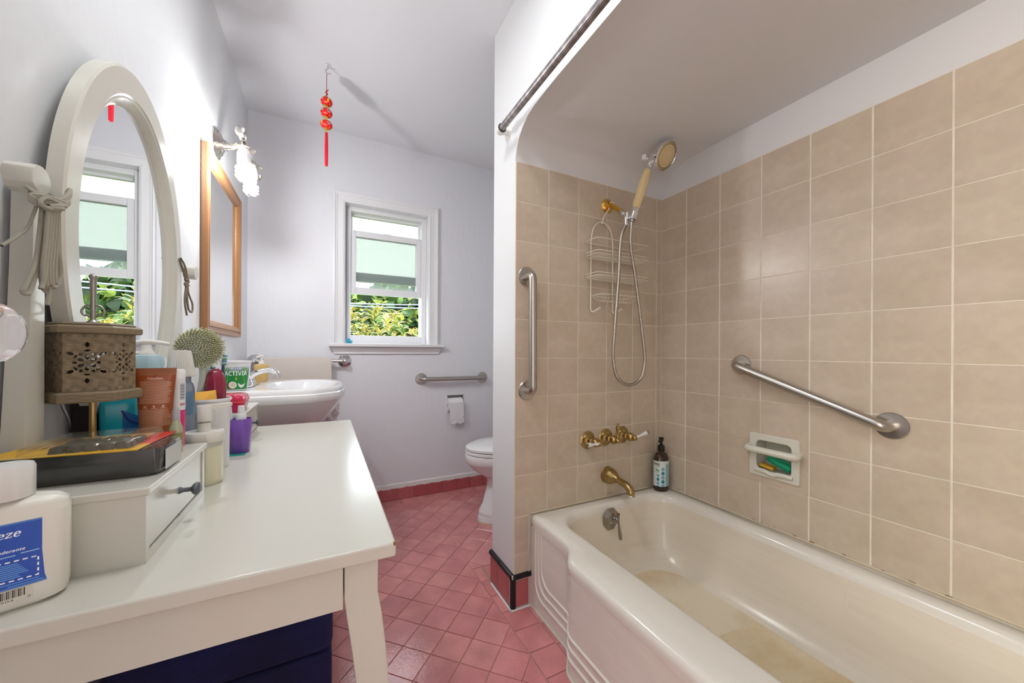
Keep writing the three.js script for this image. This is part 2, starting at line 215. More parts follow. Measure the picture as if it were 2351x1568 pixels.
{ // partition with the arched opening over the bath; the bath end wall and the header are one piece with it
  const edge = [[ZS + 0.0, 1.745], [ZS + 0.004, 1.775], [ZS + 0.014, 1.803], [ZS + 0.034, 1.836], [ZS + 0.062, 1.862], [ZS + 0.1, 1.882], [ZS + 0.15, 1.891], [ZS + 0.22, 1.895], [ZS + 0.3, AC]];
  const block = (name, o, label) => {   // outline in z and y, extruded from the bath wall to the arch plane
    const g = toCreasedNormals(ext(o, XR - XW).rotateY(-PI / 2).translate(XR, 0, 0), 0.5); g.clearGroups();
    struct(name, metreUV(g), M.wing, null, label);
  };
  block('wall_partition', shape([[ZW, 0], [ZW, CE], [ZS, CE], [ZS, 0]]), 'white partition end beside the bathtub');
  block('wall_header', shape([[ZS, CE], [ZA, CE], ...edge.map(([z, y]) => [ZA - (z - ZS), y]), ...[...edge].reverse()]), 'white arch over the bathtub with rounded corners');
  block('wall_bath_end', shape([[ZA, 0], [ZA, CE], [ZA + 0.16, CE], [ZA + 0.16, 0]]), 'wall at the near end of the bathtub');
  // wall tiles on the shower end, six wide
  const xs = [XW + 0.001, 0.8144, 0.9659, 1.1241, 1.28, 1.435, XR], gr = 0.0024, bedT = 0.001;
  struct('wall_shower', metreUV(bx(XW + 0.0005, 0, ZS, XR, ROW0 + 0.0005, ZS + 0.0057)), M.grout, null, 'beige square tiles behind the shower fittings');
  const par = scene.getObjectByName('wall_shower');
  const cache = new Map(), tileOf = (w_, h_, v) => { const k = w_.toFixed(4) + h_.toFixed(4) + v; if (!cache.has(k)) cache.set(k, polyTile([[-w_ / 2, -h_ / 2], [w_ / 2, -h_ / 2], [w_ / 2, h_ / 2], [-w_ / 2, h_ / 2]], 0.003, 0.0008, [v * 0.29, v * 0.47])); return cache.get(k); };
  for (let c = 0; c < 6; c++) for (let r = 0; r < 11; r++) {
    let x0 = xs[c], x1 = xs[c + 1], y1 = ROW0 - r * ROWP, y0 = y1 - ROWP;
    if (r === 8) y0 = RIM - 0.002; if (r > 8) { if (c > 0) continue; x1 = 0.735; if (r === 9) y1 = RIM - 0.004; if (r === 10) y0 = 0.075; }
    const v = (c * 5 + r * 3) % 4, w_ = x1 - x0 - gr, h_ = y1 - y0 - gr;
    const t = part('wall_tile', tileOf(w_, h_, v), wallTile[(c * 3 + r * 7 + c * r) % 4], par); t.position.set((x0 + x1) / 2, (y0 + y1) / 2, ZS + 0.0035);
  }
  // long tiled wall beside the bath, with the hole for the soap dish
  const D = { z0: -0.842, z1: -0.69, y0: 0.556, y1: 0.697 };
  const holed = join(bx(XR, 0, ZB - 0.15, XR + 0.2, D.y0, 1.5), bx(XR, D.y1, ZB - 0.15, XR + 0.2, CE, 1.5), bx(XR, D.y0, ZB - 0.15, XR + 0.2, D.y1, D.z0), bx(XR, D.y0, D.z1, XR + 0.2, D.y1, 1.5));
  const wr = struct('wall_right', metreUV(holed), M.wing, null, 'long wall of beige square tiles beside the bathtub, white plaster band above');
  const bed = part('grout_bed', metreUV(join(bx(XR - 0.0057, RIM - 0.1, ZS, XR + 0.001, D.y0, ZA), bx(XR - 0.0057, D.y1, ZS, XR + 0.001, ROW0 + 0.0005, ZA), bx(XR - 0.0057, D.y0, ZS, XR + 0.001, D.y1, D.z0), bx(XR - 0.0057, D.y0, D.z1, XR + 0.001, D.y1, ZA))), M.grout, wr, 'cream grout');
  const zs = [ZS + 0.003, -1.138, -0.978, -0.814, -0.6565, -0.497, -0.337, -0.178, -0.018, 0.141, ZA];
  const gz = 0.0046;
  for (let c = 0; c < 10; c++) for (let r = 0; r < 9; r++) {
    const z0 = zs[c], z1 = zs[c + 1], y1 = ROW0 - r * ROWP, y0 = r === 8 ? RIM : y1 - ROWP, v = (c * 3 + r * 5) % 4, mat = wallTile[(c * 5 + r * 3 + c * r) % 4];
    const a0 = z0 + gz / 2, a1 = z1 - gz / 2, b0 = y0 + gr / 2, b1 = y1 - gr / 2;
    const hit = a0 < D.z1 && a1 > D.z0 && b0 < D.y1 && b1 > D.y0;
    const put = (u0, v0, u1, v1) => { if (u1 - u0 < 0.004 || v1 - v0 < 0.004) return; const t = part('wall_tile', tileOf(u1 - u0, v1 - v0, v), mat, wr); t.rotation.y = -PI / 2; t.position.set(XR - 0.0035, (v0 + v1) / 2, (u0 + u1) / 2); };
    if (!hit) put(a0, b0, a1, b1);
    else { // cut round the dish
      const L = [[a0, b0], [a1, b0], [a1, b1], [a0, b1]], e = 0.004, h0 = Math.max(a0, D.z0 - e), h1 = Math.min(a1, D.z1 + e), k0 = Math.max(b0, D.y0 - e), k1 = Math.min(b1, D.y1 + e);
      const cut = [];
      if (h0 > a0 + 0.01 && k0 > b0 + 0.01) cut.push([a0, b0], [a1, b0], [a1, k0], [h0, k0], [h0, b1], [a0, b1]);
      else if (h0 > a0 + 0.01 && k1 < b1 - 0.01) cut.push([a0, b0], [h0, b0], [h0, k1], [a1, k1], [a1, b1], [a0, b1]);
      else if (h1 < a1 - 0.01 && k0 > b0 + 0.01) cut.push([a0, b0], [a1, b0], [a1, b1], [h1, b1], [h1, k0], [a0, k0]);
      else if (h1 < a1 - 0.01 && k1 < b1 - 0.01) cut.push([h1, b0], [a1, b0], [a1, b1], [a0, b1], [a0, k1], [h1, k1]);
      else if (h0 > a0 + 0.01) cut.push([a0, b0], [h0, b0], [h0, b1], [a0, b1]);
      else if (h1 < a1 - 0.01) cut.push([h1, b0], [a1, b0], [a1, b1], [h1, b1]);
      else if (k0 > b0 + 0.01) cut.push([a0, b0], [a1, b0], [a1, k0], [a0, k0]);
      else if (k1 < b1 - 0.01) cut.push([a0, k1], [a1, k1], [a1, b1], [a0, b1]);
      if (cut.length) { const cz = (a0 + a1) / 2, cy = (b0 + b1) / 2; const g2 = metreUV(ext(shape(cut.map(([z, y]) => [z - cz, y - cy])), 0.0018, 0.001, 1)); const t = part('wall_tile', g2, mat, wr); t.rotation.y = -PI / 2; t.position.set(XR - 0.0045, cy, cz); }
    }
  }
  part('caulk_line', join(rod(V(XR - 0.006, RIM + 0.002, ZS), V(XR - 0.006, RIM + 0.006, ZA), 0.0045), rod(V(0.735, RIM, ZS + 0.006), V(XR, RIM, ZS + 0.006), 0.0045), rod(V(XR - 0.006, RIM, ZS + 0.006), V(XR - 0.006, ROW0, ZS + 0.006), 0.0028)), S(new THREE.Color().setRGB(0.74, 0.66, 0.52), 0.6, { map: groutMap }), wr, 'yellowed caulk bead');
  for (let k = 0; k < 16; k++) { const z = ZS + 0.06 + rnd() * 0.95; part('mildew_spot', rod(V(XR - 0.0096, RIM + 0.008 + rnd() * 0.004, z), V(XR - 0.0096, RIM + 0.008 + rnd() * 0.004, z + rr(0.002, 0.014)), rr(0.0005, 0.0013), 6), M.rust, wr); }
}
{ // back wall with the window opening and the paper holder recess
  const o = shape([[XL - 0.14, 0], [XR + 0.2, 0], [XR + 0.2, CE], [XL - 0.14, CE]]);
  const hole = (x0, y0, x1, y1) => { const h = new THREE.Path(); h.moveTo(x0, y0); h.lineTo(x0, y1); h.lineTo(x1, y1); h.lineTo(x1, y0); h.closePath(); o.holes.push(h); };
  hole(0.105, 1.045, 0.652, 1.965); hole(0.786, 0.57, 0.918, 0.695);
  struct('wall_back', ext(o, 0.15).translate(0, 0, ZB - 0.15), M.wall, null, 'white painted wall around the small window');
}
function baseboard(name, n, at, turn, x0, w, h, label) {
  const g = new THREE.Group(); g.name = name; g.userData = { kind: 'structure', label }; scene.add(g); g.position.set(...at); g.rotation.y = turn;
  mesh('mortar', bx(x0, 0, 0, x0 + n * w, h, 0.0055), M.pinkGrout, g);
  const t = polyTile([[-w / 2 + 0.0012, -h / 2 + 0.001], [w / 2 - 0.0012, -h / 2 + 0.001], [w / 2 - 0.0012, h / 2], [-w / 2 + 0.0012, h / 2]], 0.005, 0.0012);
  for (let k = 0; k < n; k++) { const m = part('base_tile', t, baseTile[(k * 5 + (k >> 1)) % 3], g); m.position.set(x0 + (k + 0.5) * w, h / 2, 0.004 + 0.0006 * (k % 3)); }
  return g;
}
{
  const b = baseboard('baseboard_back', 18, [0, 0, ZB], 0, XL + 0.01, 0.1044, 0.082, 'row of red-pink base tiles under a white caulk strip');
  const rows = []; for (let k = 0; k <= 150; k++) { const x = XL + 0.01 + k * 0.0125, a = 0.0795 + 0.002 * Math.sin(k * 0.9) + 0.0016 * Math.sin(k * 2.3), t = 0.111 + 0.0012 * Math.sin(k * 0.5); rows.push([V(x, t, 0), V(x, t - 0.004, 0.0085), V(x, (t + a) / 2, 0.0105 + 0.0008 * Math.sin(k * 1.3)), V(x, a, 0.0105)]); }
  mesh('caulk_strip', crease(loft(rows, false), 0.6), M.caulk, b);
  baseboard('baseboard_left', 26, [XL, 0, 0], PI / 2, -ZF + 0.0, 0.1065, 0.082, 'row of red-pink base tiles along the left wall');
  // the partition's foot: pink tiles under a black bullnose cap, black corner strip
  const p = structGroup('baseboard_partition', 'pink base tiles with glossy black bullnose cap and corner strip at the partition foot');
  const t1 = polyTile([[-0.0455, -0.054], [0.0455, -0.054], [0.0455, 0.054], [-0.0455, 0.054]], 0.009, 0.0014);
  for (let k = 0; k < 2; k++) { const m = part('base_tile', t1, baseTile[k], p); m.rotation.y = -PI / 2; m.position.set(XW, 0.058, ZS - 0.062 - k * 0.094); }
  const t2 = polyTile([[-0.031, -0.052], [0.031, -0.052], [0.031, 0.052], [-0.031, 0.052]], 0.009, 0.0014);
  const m2 = part('base_tile', t2, baseTile[2], p); m2.position.set(XW + 0.041, 0.058, ZS);
  part('mortar', join(bx(XW - 0.0075, 0, ZW + 0.02, XW, 0.132, ZS + 0.0075), bx(XW, 0, ZS, 0.737, 0.128, ZS + 0.0075)), M.caulk, p);
  const cap = (a, b) => { const g = lathe([[0, 0], [0.0125, 0], [0.0125, 1], [0, 1]], 20).scale(1, a.distanceTo(b), 1); return aim(g, a, b.clone().sub(a)); };
  part('cap_tile', cap(V(XW - 0.003, 0.124, ZS - 0.105), V(XW - 0.003, 0.124, ZS + 0.002)), blackTile, p, 'glossy black bullnose cap');
  part('cap_tile', cap(V(XW - 0.003, 0.124, ZW - 0.004), V(XW - 0.003, 0.124, ZS - 0.108)), blackTile, p, 'glossy black bullnose cap');
  part('cap_tile', cap(V(XW - 0.003, 0.124, ZS + 0.003), V(0.737, 0.124, ZS + 0.003)), blackTile, p, 'glossy black bullnose cap');
  part('corner_tile', cap(V(XW - 0.001, 0.005, ZS + 0.001), V(XW - 0.001, 0.118, ZS + 0.001)), blackTile, p, 'glossy black corner strip');
  part('caulk_line', join(rod(V(XW - 0.0135, 0.001, ZW + 0.02), V(XW - 0.0135, 0.001, ZS + 0.012), 0.004), rod(V(XW - 0.0135, 0.001, ZS + 0.0135), V(0.735, 0.001, ZS + 0.0135), 0.004)), M.caulk, p);
}
{ // open door folded back beside the table; only its glass knob reaches into the picture
  const g = structGroup('door_1', 'white door standing open along the left wall with a round glass knob');
  mesh('door_leaf', rb(-0.352, 0.012, -0.592, -0.317, 2.03, ZF - 0.01, 0.003), M.trim, g);
  const k = onX(-0.272, 14, 764), a = V(-0.317, k.y, k.z);
  part('knob_plate', aim(lathe([[0, 0], [0.026, 0], [0.025, 0.004], [0.012, 0.007], [0.009, 0.014], [0, 0.014]]), a, V(1, 0, 0)), M.nickel, g, 'nickel rosette');
  part('knob', aim(lathe([[0, 0], [0.010, 0], [0.012, 0.006], [0.024, 0.012], [0.0285, 0.021], [0.0275, 0.030], [0.021, 0.037], [0.010, 0.040], [0, 0.0405]], 40), V(-0.305, k.y, k.z), V(1, 0, 0)), P(0xfbfafc, 0.03, { transmission: 0.9, thickness: 0.05, ior: 1.5 }), g, 'clear glass knob');
}
// ---------------------------------------------------------------- window
{
  const g = structGroup('window_1', 'small white sash window with the lower sash raised halfway');
  const ring = (x0, y0, x1, y1, t, z0, z1, r = 0.002) => { const [l, rt, b, tp] = Array.isArray(t) ? t : [t, t, t, t]; return join(rb(x0, y0, z0, x0 + l, y1, z1, r), rb(x1 - rt, y0, z0, x1, y1, z1, r), rb(x0 + l, y0, z0, x1 - rt, y0 + b, z1, r), rb(x0 + l, y1 - tp, z0, x1 - rt, y1, z1, r)); };
  // mitred casing with a stepped moulding
  const prof = [[0, 0], [0, 0.012], [0.01, 0.016], [0.012, 0.0125], [0.042, 0.0125], [0.045, 0.017], [0.052, 0.018], [0.058, 0.024], [0.066, 0.022], [0.066, 0]];   // from the inner edge outwards
  const I = { x0: 0.109, x1: 0.646, y0: 1.05, y1: 1.957 };
  const side = (pa, pb, da, db) => loft([[pa, da], [pb, db]].map(([p, d]) => prof.map(([o, h]) => V(p.x + d.x * o, p.y + d.y * o, ZB + h))), false);
  const cas = (n, ...a) => part('casing', crease(side(...a), 0.3), M.trim, g);
  cas('l', V(I.x0, I.y0, 0), V(I.x0, I.y1, 0), V(-1, 0, 0), V(-1, 1, 0)); cas('t', V(I.x0, I.y1, 0), V(I.x1, I.y1, 0), V(-1, 1, 0), V(1, 1, 0)); cas('r', V(I.x1, I.y1, 0), V(I.x1, I.y0, 0), V(1, 1, 0), V(1, 0, 0));
  part('window_sill', rb(0.018, 1.036, ZB - 0.06, 0.752, 1.057, ZB + 0.05, 0.005), M.trim, g);
  const ap = [[0, 0], [0.028, 0], [0.032, -0.008], [0.012, -0.034], [0.012, -0.045], [0, -0.047]];
  part('apron', crease(loft([[0.028, 0], [0.742, 0]].map(([x], i) => ap.map(([d, y]) => V(x + (i ? -1 : 1) * (-y) * 0.55, 1.036 + y, ZB + d))), false, false, false), 0.3), M.trim, g);
  part('jamb', ring(0.1, 1.04, 0.655, 1.97, 0.012, ZB - 0.15, ZB - 0.001), M.trim, g);
  part('window_frame', ring(0.112, 1.057, 0.643, 1.958, [0.036, 0.034, 0.055, 0.03], ZB - 0.14, ZB - 0.05, 0.003), M.vinyl, g);
  part('track', join(bx(0.1185, 1.075, ZB - 0.052, 0.126, 1.95, ZB - 0.046)), S(0x9a9aa2, 0.5), g, 'grey track strip');
  const up = part('upper_sash', ring(0.147, 1.478, 0.610, 1.93, [0.013, 0.013, 0.062, 0.014], ZB - 0.135, ZB - 0.105), M.vinyl, g);
  part('pane', bx(0.158, 1.53, ZB - 0.122, 0.60, 1.92, ZB - 0.118), P(new THREE.Color().setRGB(0.62, 0.62, 0.57), 0.12, { transmission: 1, thickness: 0 }), up);
  const lo = part('lower_sash', ring(0.150, 1.388, 0.609, 1.808, [0.03, 0.034, 0.044, 0.041], ZB - 0.098, ZB - 0.058, 0.004), M.vinyl, g);
  part('pane', bx(0.176, 1.428, ZB - 0.080, 0.580, 1.771, ZB - 0.076), P(new THREE.Color().setRGB(0.66, 0.69, 0.69), 0.42, { transmission: 1, thickness: 0 }), lo, 'frosted pane');
  part('lift_tab', rb(0.352, 1.806, ZB - 0.09, 0.405, 1.8145, ZB - 0.07, 0.003), M.vinyl, lo);
  for (const px of [835, 935]) { const c = onZ(ZB - 0.11, px, 770); part('screen_clip', tube(bent([V(c.x - 0.013, 1.108, c.z), V(c.x - 0.011, 1.136, c.z), V(c.x + 0.011, 1.136, c.z), V(c.x + 0.013, 1.108, c.z)], 0.005), 0.0017, 30, 6), M.black, g, 'black wire screen clip'); }
}
// ---------------------------------------------------------------- outside the window
{
  single('lawn', bx(-30, -1.1, -60, 30, -0.7, ZB - 0.4), S(0x4c6a2c, 0.95), 'grass ground outside the window', 'lawn').userData.kind = 'stuff';
  const leafG = (() => { const r = []; for (const [t, w, y] of [[0, 0.002, 0], [0.25, 0.016, 0.012], [0.55, 0.021, 0.012], [0.8, 0.013, 0.002], [1, 0.001, -0.016]]) r.push([V(-w * 0.62, y - 0.003, t * 0.11), V(0, y, t * 0.11), V(w * 0.62, y - 0.003, t * 0.11)]); return crease(loft(r, false), 1.2); })();
  const lm = ['#9c8c2c', '#6f7d28', '#aea04c', '#51691f', '#b8a650'].map((c) => P(c, 0.5, { transmission: 0.25, thickness: 0, side: THREE.DoubleSide }));
  const bush = thing('leafy_bush', 'bushy shrub of long yellow-green sunlit leaves outside the window', 'bush', [0.95, -0.69, -4.75]);
  part('stem', join([...Array(7)].map((_, k) => capped([V(0.05 * k - 0.15, 0, 0), V((k - 3) * 0.13, 0.9, rr(-0.2, 0.2)), V((k - 3) * 0.33, rr(1.6, 2.0), rr(-0.3, 0.3))], 0.02, 12, 6))), S(0x5a4a30, 0.9), bush);
  const hp = [[-1.5, 2.0], [-0.68, 2.12], [-0.4, 2.17], [-0.25, 2.1], [-0.05, 1.97], [0.15, 1.86], [1.5, 1.7]], hTop = (x) => { let i = 0; while (i < hp.length - 2 && x > hp[i + 1][0]) i++; const [a, b] = [hp[i], hp[i + 1]]; return a[1] + (b[1] - a[1]) * (x - a[0]) / (b[0] - a[0]) + 0.05 * Math.sin(x * 23); };   // height above the bush's foot
  const restL = [[], [], [], [], []], q = new THREE.Matrix4(); let n = 0;
  for (let k = 0; k < 700; k++) {
    const front = k < 60, x = front ? rr(-0.85, 0.35) : rr(-1.5, 1.3), top = hTop(x), y = top - (front ? rr(0, 0.55) : rr(0.0, 1.0)), z = front ? 0.55 + rr(-0.12, 0.06) - Math.max(0, y - top + 0.22) * 0.6 : rr(-0.45, 0.4), m = 6 + Math.floor(rnd() * 3);
    for (let j = 0; j < m; j++) {
      const a = j / m * 2 * PI + rr(-0.3, 0.3), lift = rr(0.1, 1.1), s = rr(0.8, 1.15), kind = Math.floor(rnd() * 5);
      q.compose(V(x, y, z), new THREE.Quaternion().setFromEuler(new THREE.Euler(-lift, a, rr(-0.4, 0.4), 'YXZ')), V(s, s, s));
      if (front && n < 290) { const l = part('leaf', leafG, lm[kind], bush); l.applyMatrix4(q); n++; } else restL[kind].push(leafG.clone().applyMatrix4(q));
    }
  }
  restL.forEach((l, k) => { const m = part('foliage', join(l), lm[k], bush); m.userData.kind = 'stuff'; });
  const tl = ['#3f5c22', '#264217', '#62782f', '#18290f', '#7c8a3a'].map((c) => S(c, 0.8, { side: THREE.DoubleSide })), card = leafG.clone().scale(6, 3, 2.0);
  const tree = (name, label, x, z, h, w, tr, count, from = 0.28) => {
    const t = thing(name, label, 'tree', [x, -0.69, z], 0, 'trees behind the bush');
    part('trunk', varTube([V(0, 0, 0), V(0.05, h * 0.3, 0.05), V(-0.04, h * 0.65, 0), V(0.02, h * 0.95, 0)], 24, 10, (s) => tr * (1 - 0.65 * s)), S(0x3a2c24, 0.95), t);
    const buck = [[], [], [], [], []];
    for (let k = 0; k < count; k++) { const a = rnd() * 2 * PI, u = Math.sqrt(rnd()), y = rr(from, 1) * h, r = w * u * (0.6 + 0.4 * Math.sin(y * 3)); q.compose(V(Math.cos(a) * r, y, Math.sin(a) * r * 0.6), new THREE.Quaternion().setFromEuler(new THREE.Euler(rr(-2, 2), rr(-3, 3), rr(-2, 2))), V(1, 1, 1).multiplyScalar(rr(0.8, 1.5))); buck[Math.floor(rnd() * 5)].push(card.clone().applyMatrix4(q)); }
    buck.forEach((l, k) => { const m = part('foliage', join(l), tl[k], t); m.userData.kind = 'stuff'; });
  };
  tree('garden_tree', 'dark green garden tree with a thick leaning trunk', 1.92, -9.3, 3.2, 1.3, 0.16, 1100, 0.72);
  tree('garden_tree', 'loose green garden tree with a slim trunk beside the thick one', 2.75, -11.7, 3.45, 1.3, 0.1, 1300);
  tree('garden_tree', 'dense green garden tree filling the left of the window view', 1.0, -13.9, 3.65, 1.6, 0.16, 1600);
  tree('garden_tree', 'low green garden tree far behind the others', 2.4, -16.4, 4.0, 1.9, 0.2, 1700);
  single('hedge', (() => { const l = []; for (let k = 0; k < 2600; k++) { q.compose(V(rr(-3, 7), rr(-0.35, 2.9), rr(-19.4, -18.4)), new THREE.Quaternion().setFromEuler(new THREE.Euler(rr(-2, 2), rr(-3, 3), rr(-2, 2))), V(2, 2, 2)); l.push(card.clone().applyMatrix4(q)); } return join(l); })(), tl[1], 'dark green hedge at the end of the garden', 'hedge').userData.kind = 'stuff';
  const cable = (py0, py1, label) => { const a = onZ(-7.5, 780, py0), b = onZ(-7.5, 1010, py1); const d = b.clone().sub(a); return single('power_cable', tube([a.clone().addScaledVector(d, -3), a, a.clone().lerp(b, 0.5).add(V(0, -0.01, 0)), b, b.clone().addScaledVector(d, 3)], 0.012, 30, 6), S(0x8d90b8, 0.5), label, 'cable', 'power cables behind the bush'); };
  cable(696, 700, 'topmost grey overhead cable behind the bush'); cable(701, 709, 'lowest grey overhead cable behind the bush');
}

// ---------------------------------------------------------------- bathtub
const rayPoly = (poly, cx, cz, a) => { const dx = Math.cos(a), dz = Math.sin(a); let best = 0; for (let i = 0; i < poly.length; i++) { const p = poly[i], q = poly[(i + 1) % poly.length], ex = q.x - p.x, ez = q.y - p.y, det = ex * dz - ez * dx; if (Math.abs(det) < 1e-12) continue; const t = (ex * (p.y - cz) - ez * (p.x - cx)) / det, s = (dx * (p.y - cz) - dz * (p.x - cx)) / det; if (t > 0 && s >= -1e-9 && s <= 1 + 1e-9 && t > best) best = t; } return best; };
const ease = (t) => t * t * (3 - 2 * t), apronX = (z) => 0.731 - 0.058 * (ease(Math.max(0, Math.min(1, (z + 1.03) / 0.105))) - ease(Math.max(0, Math.min(1, (z + 0.12) / 0.105))));
const bath = thing('bathtub', 'built-in white enamel bathtub with ribbed apron and stained cream inside', 'bathtub');
{
  const outer = []; outer.push(new THREE.Vector2(XR - 0.0065, ZA - 0.002), new THREE.Vector2(XR - 0.0065, ZS + 0.0065));
  const path = []; for (let k = 0; k <= 90; k++) { const z = ZS + 0.0075 + (ZA - 0.004 - ZS) * k / 90; path.push(new THREE.Vector2(apronX(z), z)); } outer.push(...path);
  const cx = 1.09, cz = -0.52, N = 260, ang = []; for (let i = 0; i < N; i++) { const a = i / N * 2 * PI; ang.push(Math.atan2(Math.sin(a) * 0.72, Math.cos(a) * 0.36)); }
  const box = (x0, x1, z0, z1, r) => rrect(x1 - x0, z1 - z0, r).getPoints(14).map((p) => new THREE.Vector2(p.x + (x0 + x1) / 2, p.y + (z0 + z1) / 2));
  const ringOf = (poly, y, inset = 0) => ang.map((a) => { const t = rayPoly(poly, cx, cz, a) - inset; return V(cx + Math.cos(a) * t, y, cz + Math.sin(a) * t); });
  const inn = box(0.815, 1.405, -1.212, 0.17, 0.12), grow = (g) => box(0.815 - g, 1.405 + g, -1.212 - g, 0.17 + g, 0.12 + g * 0.6);
  part('rim', crease(loft([ringOf(outer, RIM - 0.045, 0.004), ringOf(outer, RIM - 0.024), ringOf(outer, RIM - 0.012, 0.003), ringOf(outer, RIM - 0.004, 0.009), ringOf(outer, RIM, 0.018), ringOf(grow(0.018), RIM), ringOf(grow(0.008), RIM - 0.003), ringOf(inn, RIM - 0.012), ringOf(box(0.822, 1.40, -1.208, 0.163, 0.12), RIM - 0.03)]), 1.0), M.tub, bath);
  part('basin', crease(loft([ringOf(box(0.822, 1.40, -1.208, 0.163, 0.12), RIM - 0.03), ringOf(box(0.835, 1.392, -1.2, 0.14, 0.12), 0.27), ringOf(box(0.86, 1.375, -1.185, 0.08, 0.13), 0.17), ringOf(box(0.885, 1.355, -1.165, 0.02, 0.14), 0.115), ringOf(box(0.92, 1.325, -1.125, -0.03, 0.14), 0.088)]), 1.2), M.tubInside, bath, 'yellowed cream inside of the tub');
  const fl = crease(loft([ringOf(box(0.92, 1.325, -1.125, -0.03, 0.14), 0.088), ringOf(box(0.955, 1.29, -1.08, -0.07, 0.14), 0.078), ringOf(box(1.05, 1.19, -0.9, -0.2, 0.06), 0.075)], true, false, true), 1.2);
  part('basin_floor', metreUV(fl), M.tubFloor, bath, 'worn tub floor with brown stains');
  const lv = [0, 0.02, 0.1, 0.2, 0.29, RIM - 0.045]; part('apron', crease(loft(lv.map((y) => path.map((p) => V(p.x + (y > 0.3 ? 0.004 : 0.006), y, p.y))), false), 1.0), M.tub, bath);
  for (let k = 0; k < 3; k++) { // raised ribs that run down the end and along the foot
    const z0 = -1.238 + 0.022 * k, y0 = 0.055 + 0.034 * k, pts = [];
    for (let j = 0; j <= 6; j++) pts.push([z0, 0.318 + 0.006 * k - (0.318 - y0 - 0.06) * j / 6]);
    for (let j = 1; j <= 8; j++) { const a = j / 8 * PI / 2; pts.push([z0 + 0.06 * (1 - Math.cos(a)), y0 + 0.06 - 0.06 * Math.sin(a)]); }
    for (let z = z0 + 0.075; z < -0.16; z += 0.02) pts.push([z, y0]);
    part('rib', varTube(pts.map(([z, y]) => V(apronX(z) + 0.0085, y, z)), 220, 10, () => 0.0072), M.tub, bath);
  }
  part('caulk_line', join(tube(path.map((p) => V(p.x + 0.004, 0.002, p.y)), 0.005, 160, 8), rod(V(0.729, 0, ZS + 0.006), V(0.729, RIM, ZS + 0.006), 0.004)), M.oldCaulk, bath);
  // rubber mat lying on the tub floor, curling up at the edges
  const rows = []; for (let i = 0; i <= 30; i++) { const r = []; for (let j = 0; j <= 16; j++) { const x = 0.955 + 0.345 * j / 16, e = Math.abs(j / 8 - 1), u = i / 30; const z = -0.735 + 0.66 * u - 0.03 * (1 - u) * (1 - e * e) ; r.push(V(x, 0.0815 + 0.022 * e ** 6 + 0.001 * Math.sin(i * 2.1 + j), z)); } rows.push(r); }
  const top = loft(rows, false), bot = loft(rows.map((r) => r.map((p) => V(p.x, p.y - 0.003, p.z)).reverse()), false);
  single('bath_mat', metreUV(crease(join(top, bot), 1.2)), S(new THREE.Color().setRGB(0.93, 0.87, 0.76), 0.5, { map: stainMap, bumpMap: meshMap, bumpScale: 0.0015 }), 'yellowed rubber bath mat lying in the bathtub', 'bath mat');
}
{ // overflow plate with its trip lever
  const t = thing('overflow_plate', 'worn octagonal overflow plate with a trip lever on the tub end', 'drain', [1.083, 0.302, -1.2005]);
  const oct = (r) => [...Array(8)].map((_, k) => [Math.cos(k * PI / 4 + PI / 8) * r, Math.sin(k * PI / 4 + PI / 8) * r * 1.12]);
  part('plate', crease(loft([oct(0.043).map(([x, y]) => V(x, y, 0)), oct(0.043).map(([x, y]) => V(x, y, 0.004)), oct(0.024).map(([x, y]) => V(x, y, 0.013)), oct(0.02).map(([x, y]) => V(x, y, 0.013))], true, false, true), 0.2), M.oldMetal, t);
  part('screw', new THREE.SphereGeometry(0.005, 12, 8).scale(1, 1, 0.5).translate(-0.006, -0.012, 0.013), M.nickel, t);
  const lv = part('lever', join(aim(lathe([[0, 0], [0.008, 0], [0.006, 0.006], [0.009, 0.012], [0.007, 0.02], [0, 0.022]]), V(0.012, 0.004, 0.012), V(0.2, 0, 1)), aim(lathe([[0, 0], [0.0045, 0.002], [0.004, 0.02], [0.0062, 0.045], [0.0075, 0.07], [0.006, 0.082], [0, 0.085]]), V(0.016, 0.006, 0.03), V(0.06, -1, 0.12)), aim(lathe([[0, 0], [0.005, 0], [0.006, 0.012], [0.005, 0.02], [0, 0.02]]), V(0.016, 0.004, 0.03), V(0, 1, 0))), M.oldMetal, t);
  part('lever_cap', cyl(0.0062, 0.0062, 0.007).translate(0.016, 0.024, 0.03), M.rust, lv, 'rusty lever end');
}
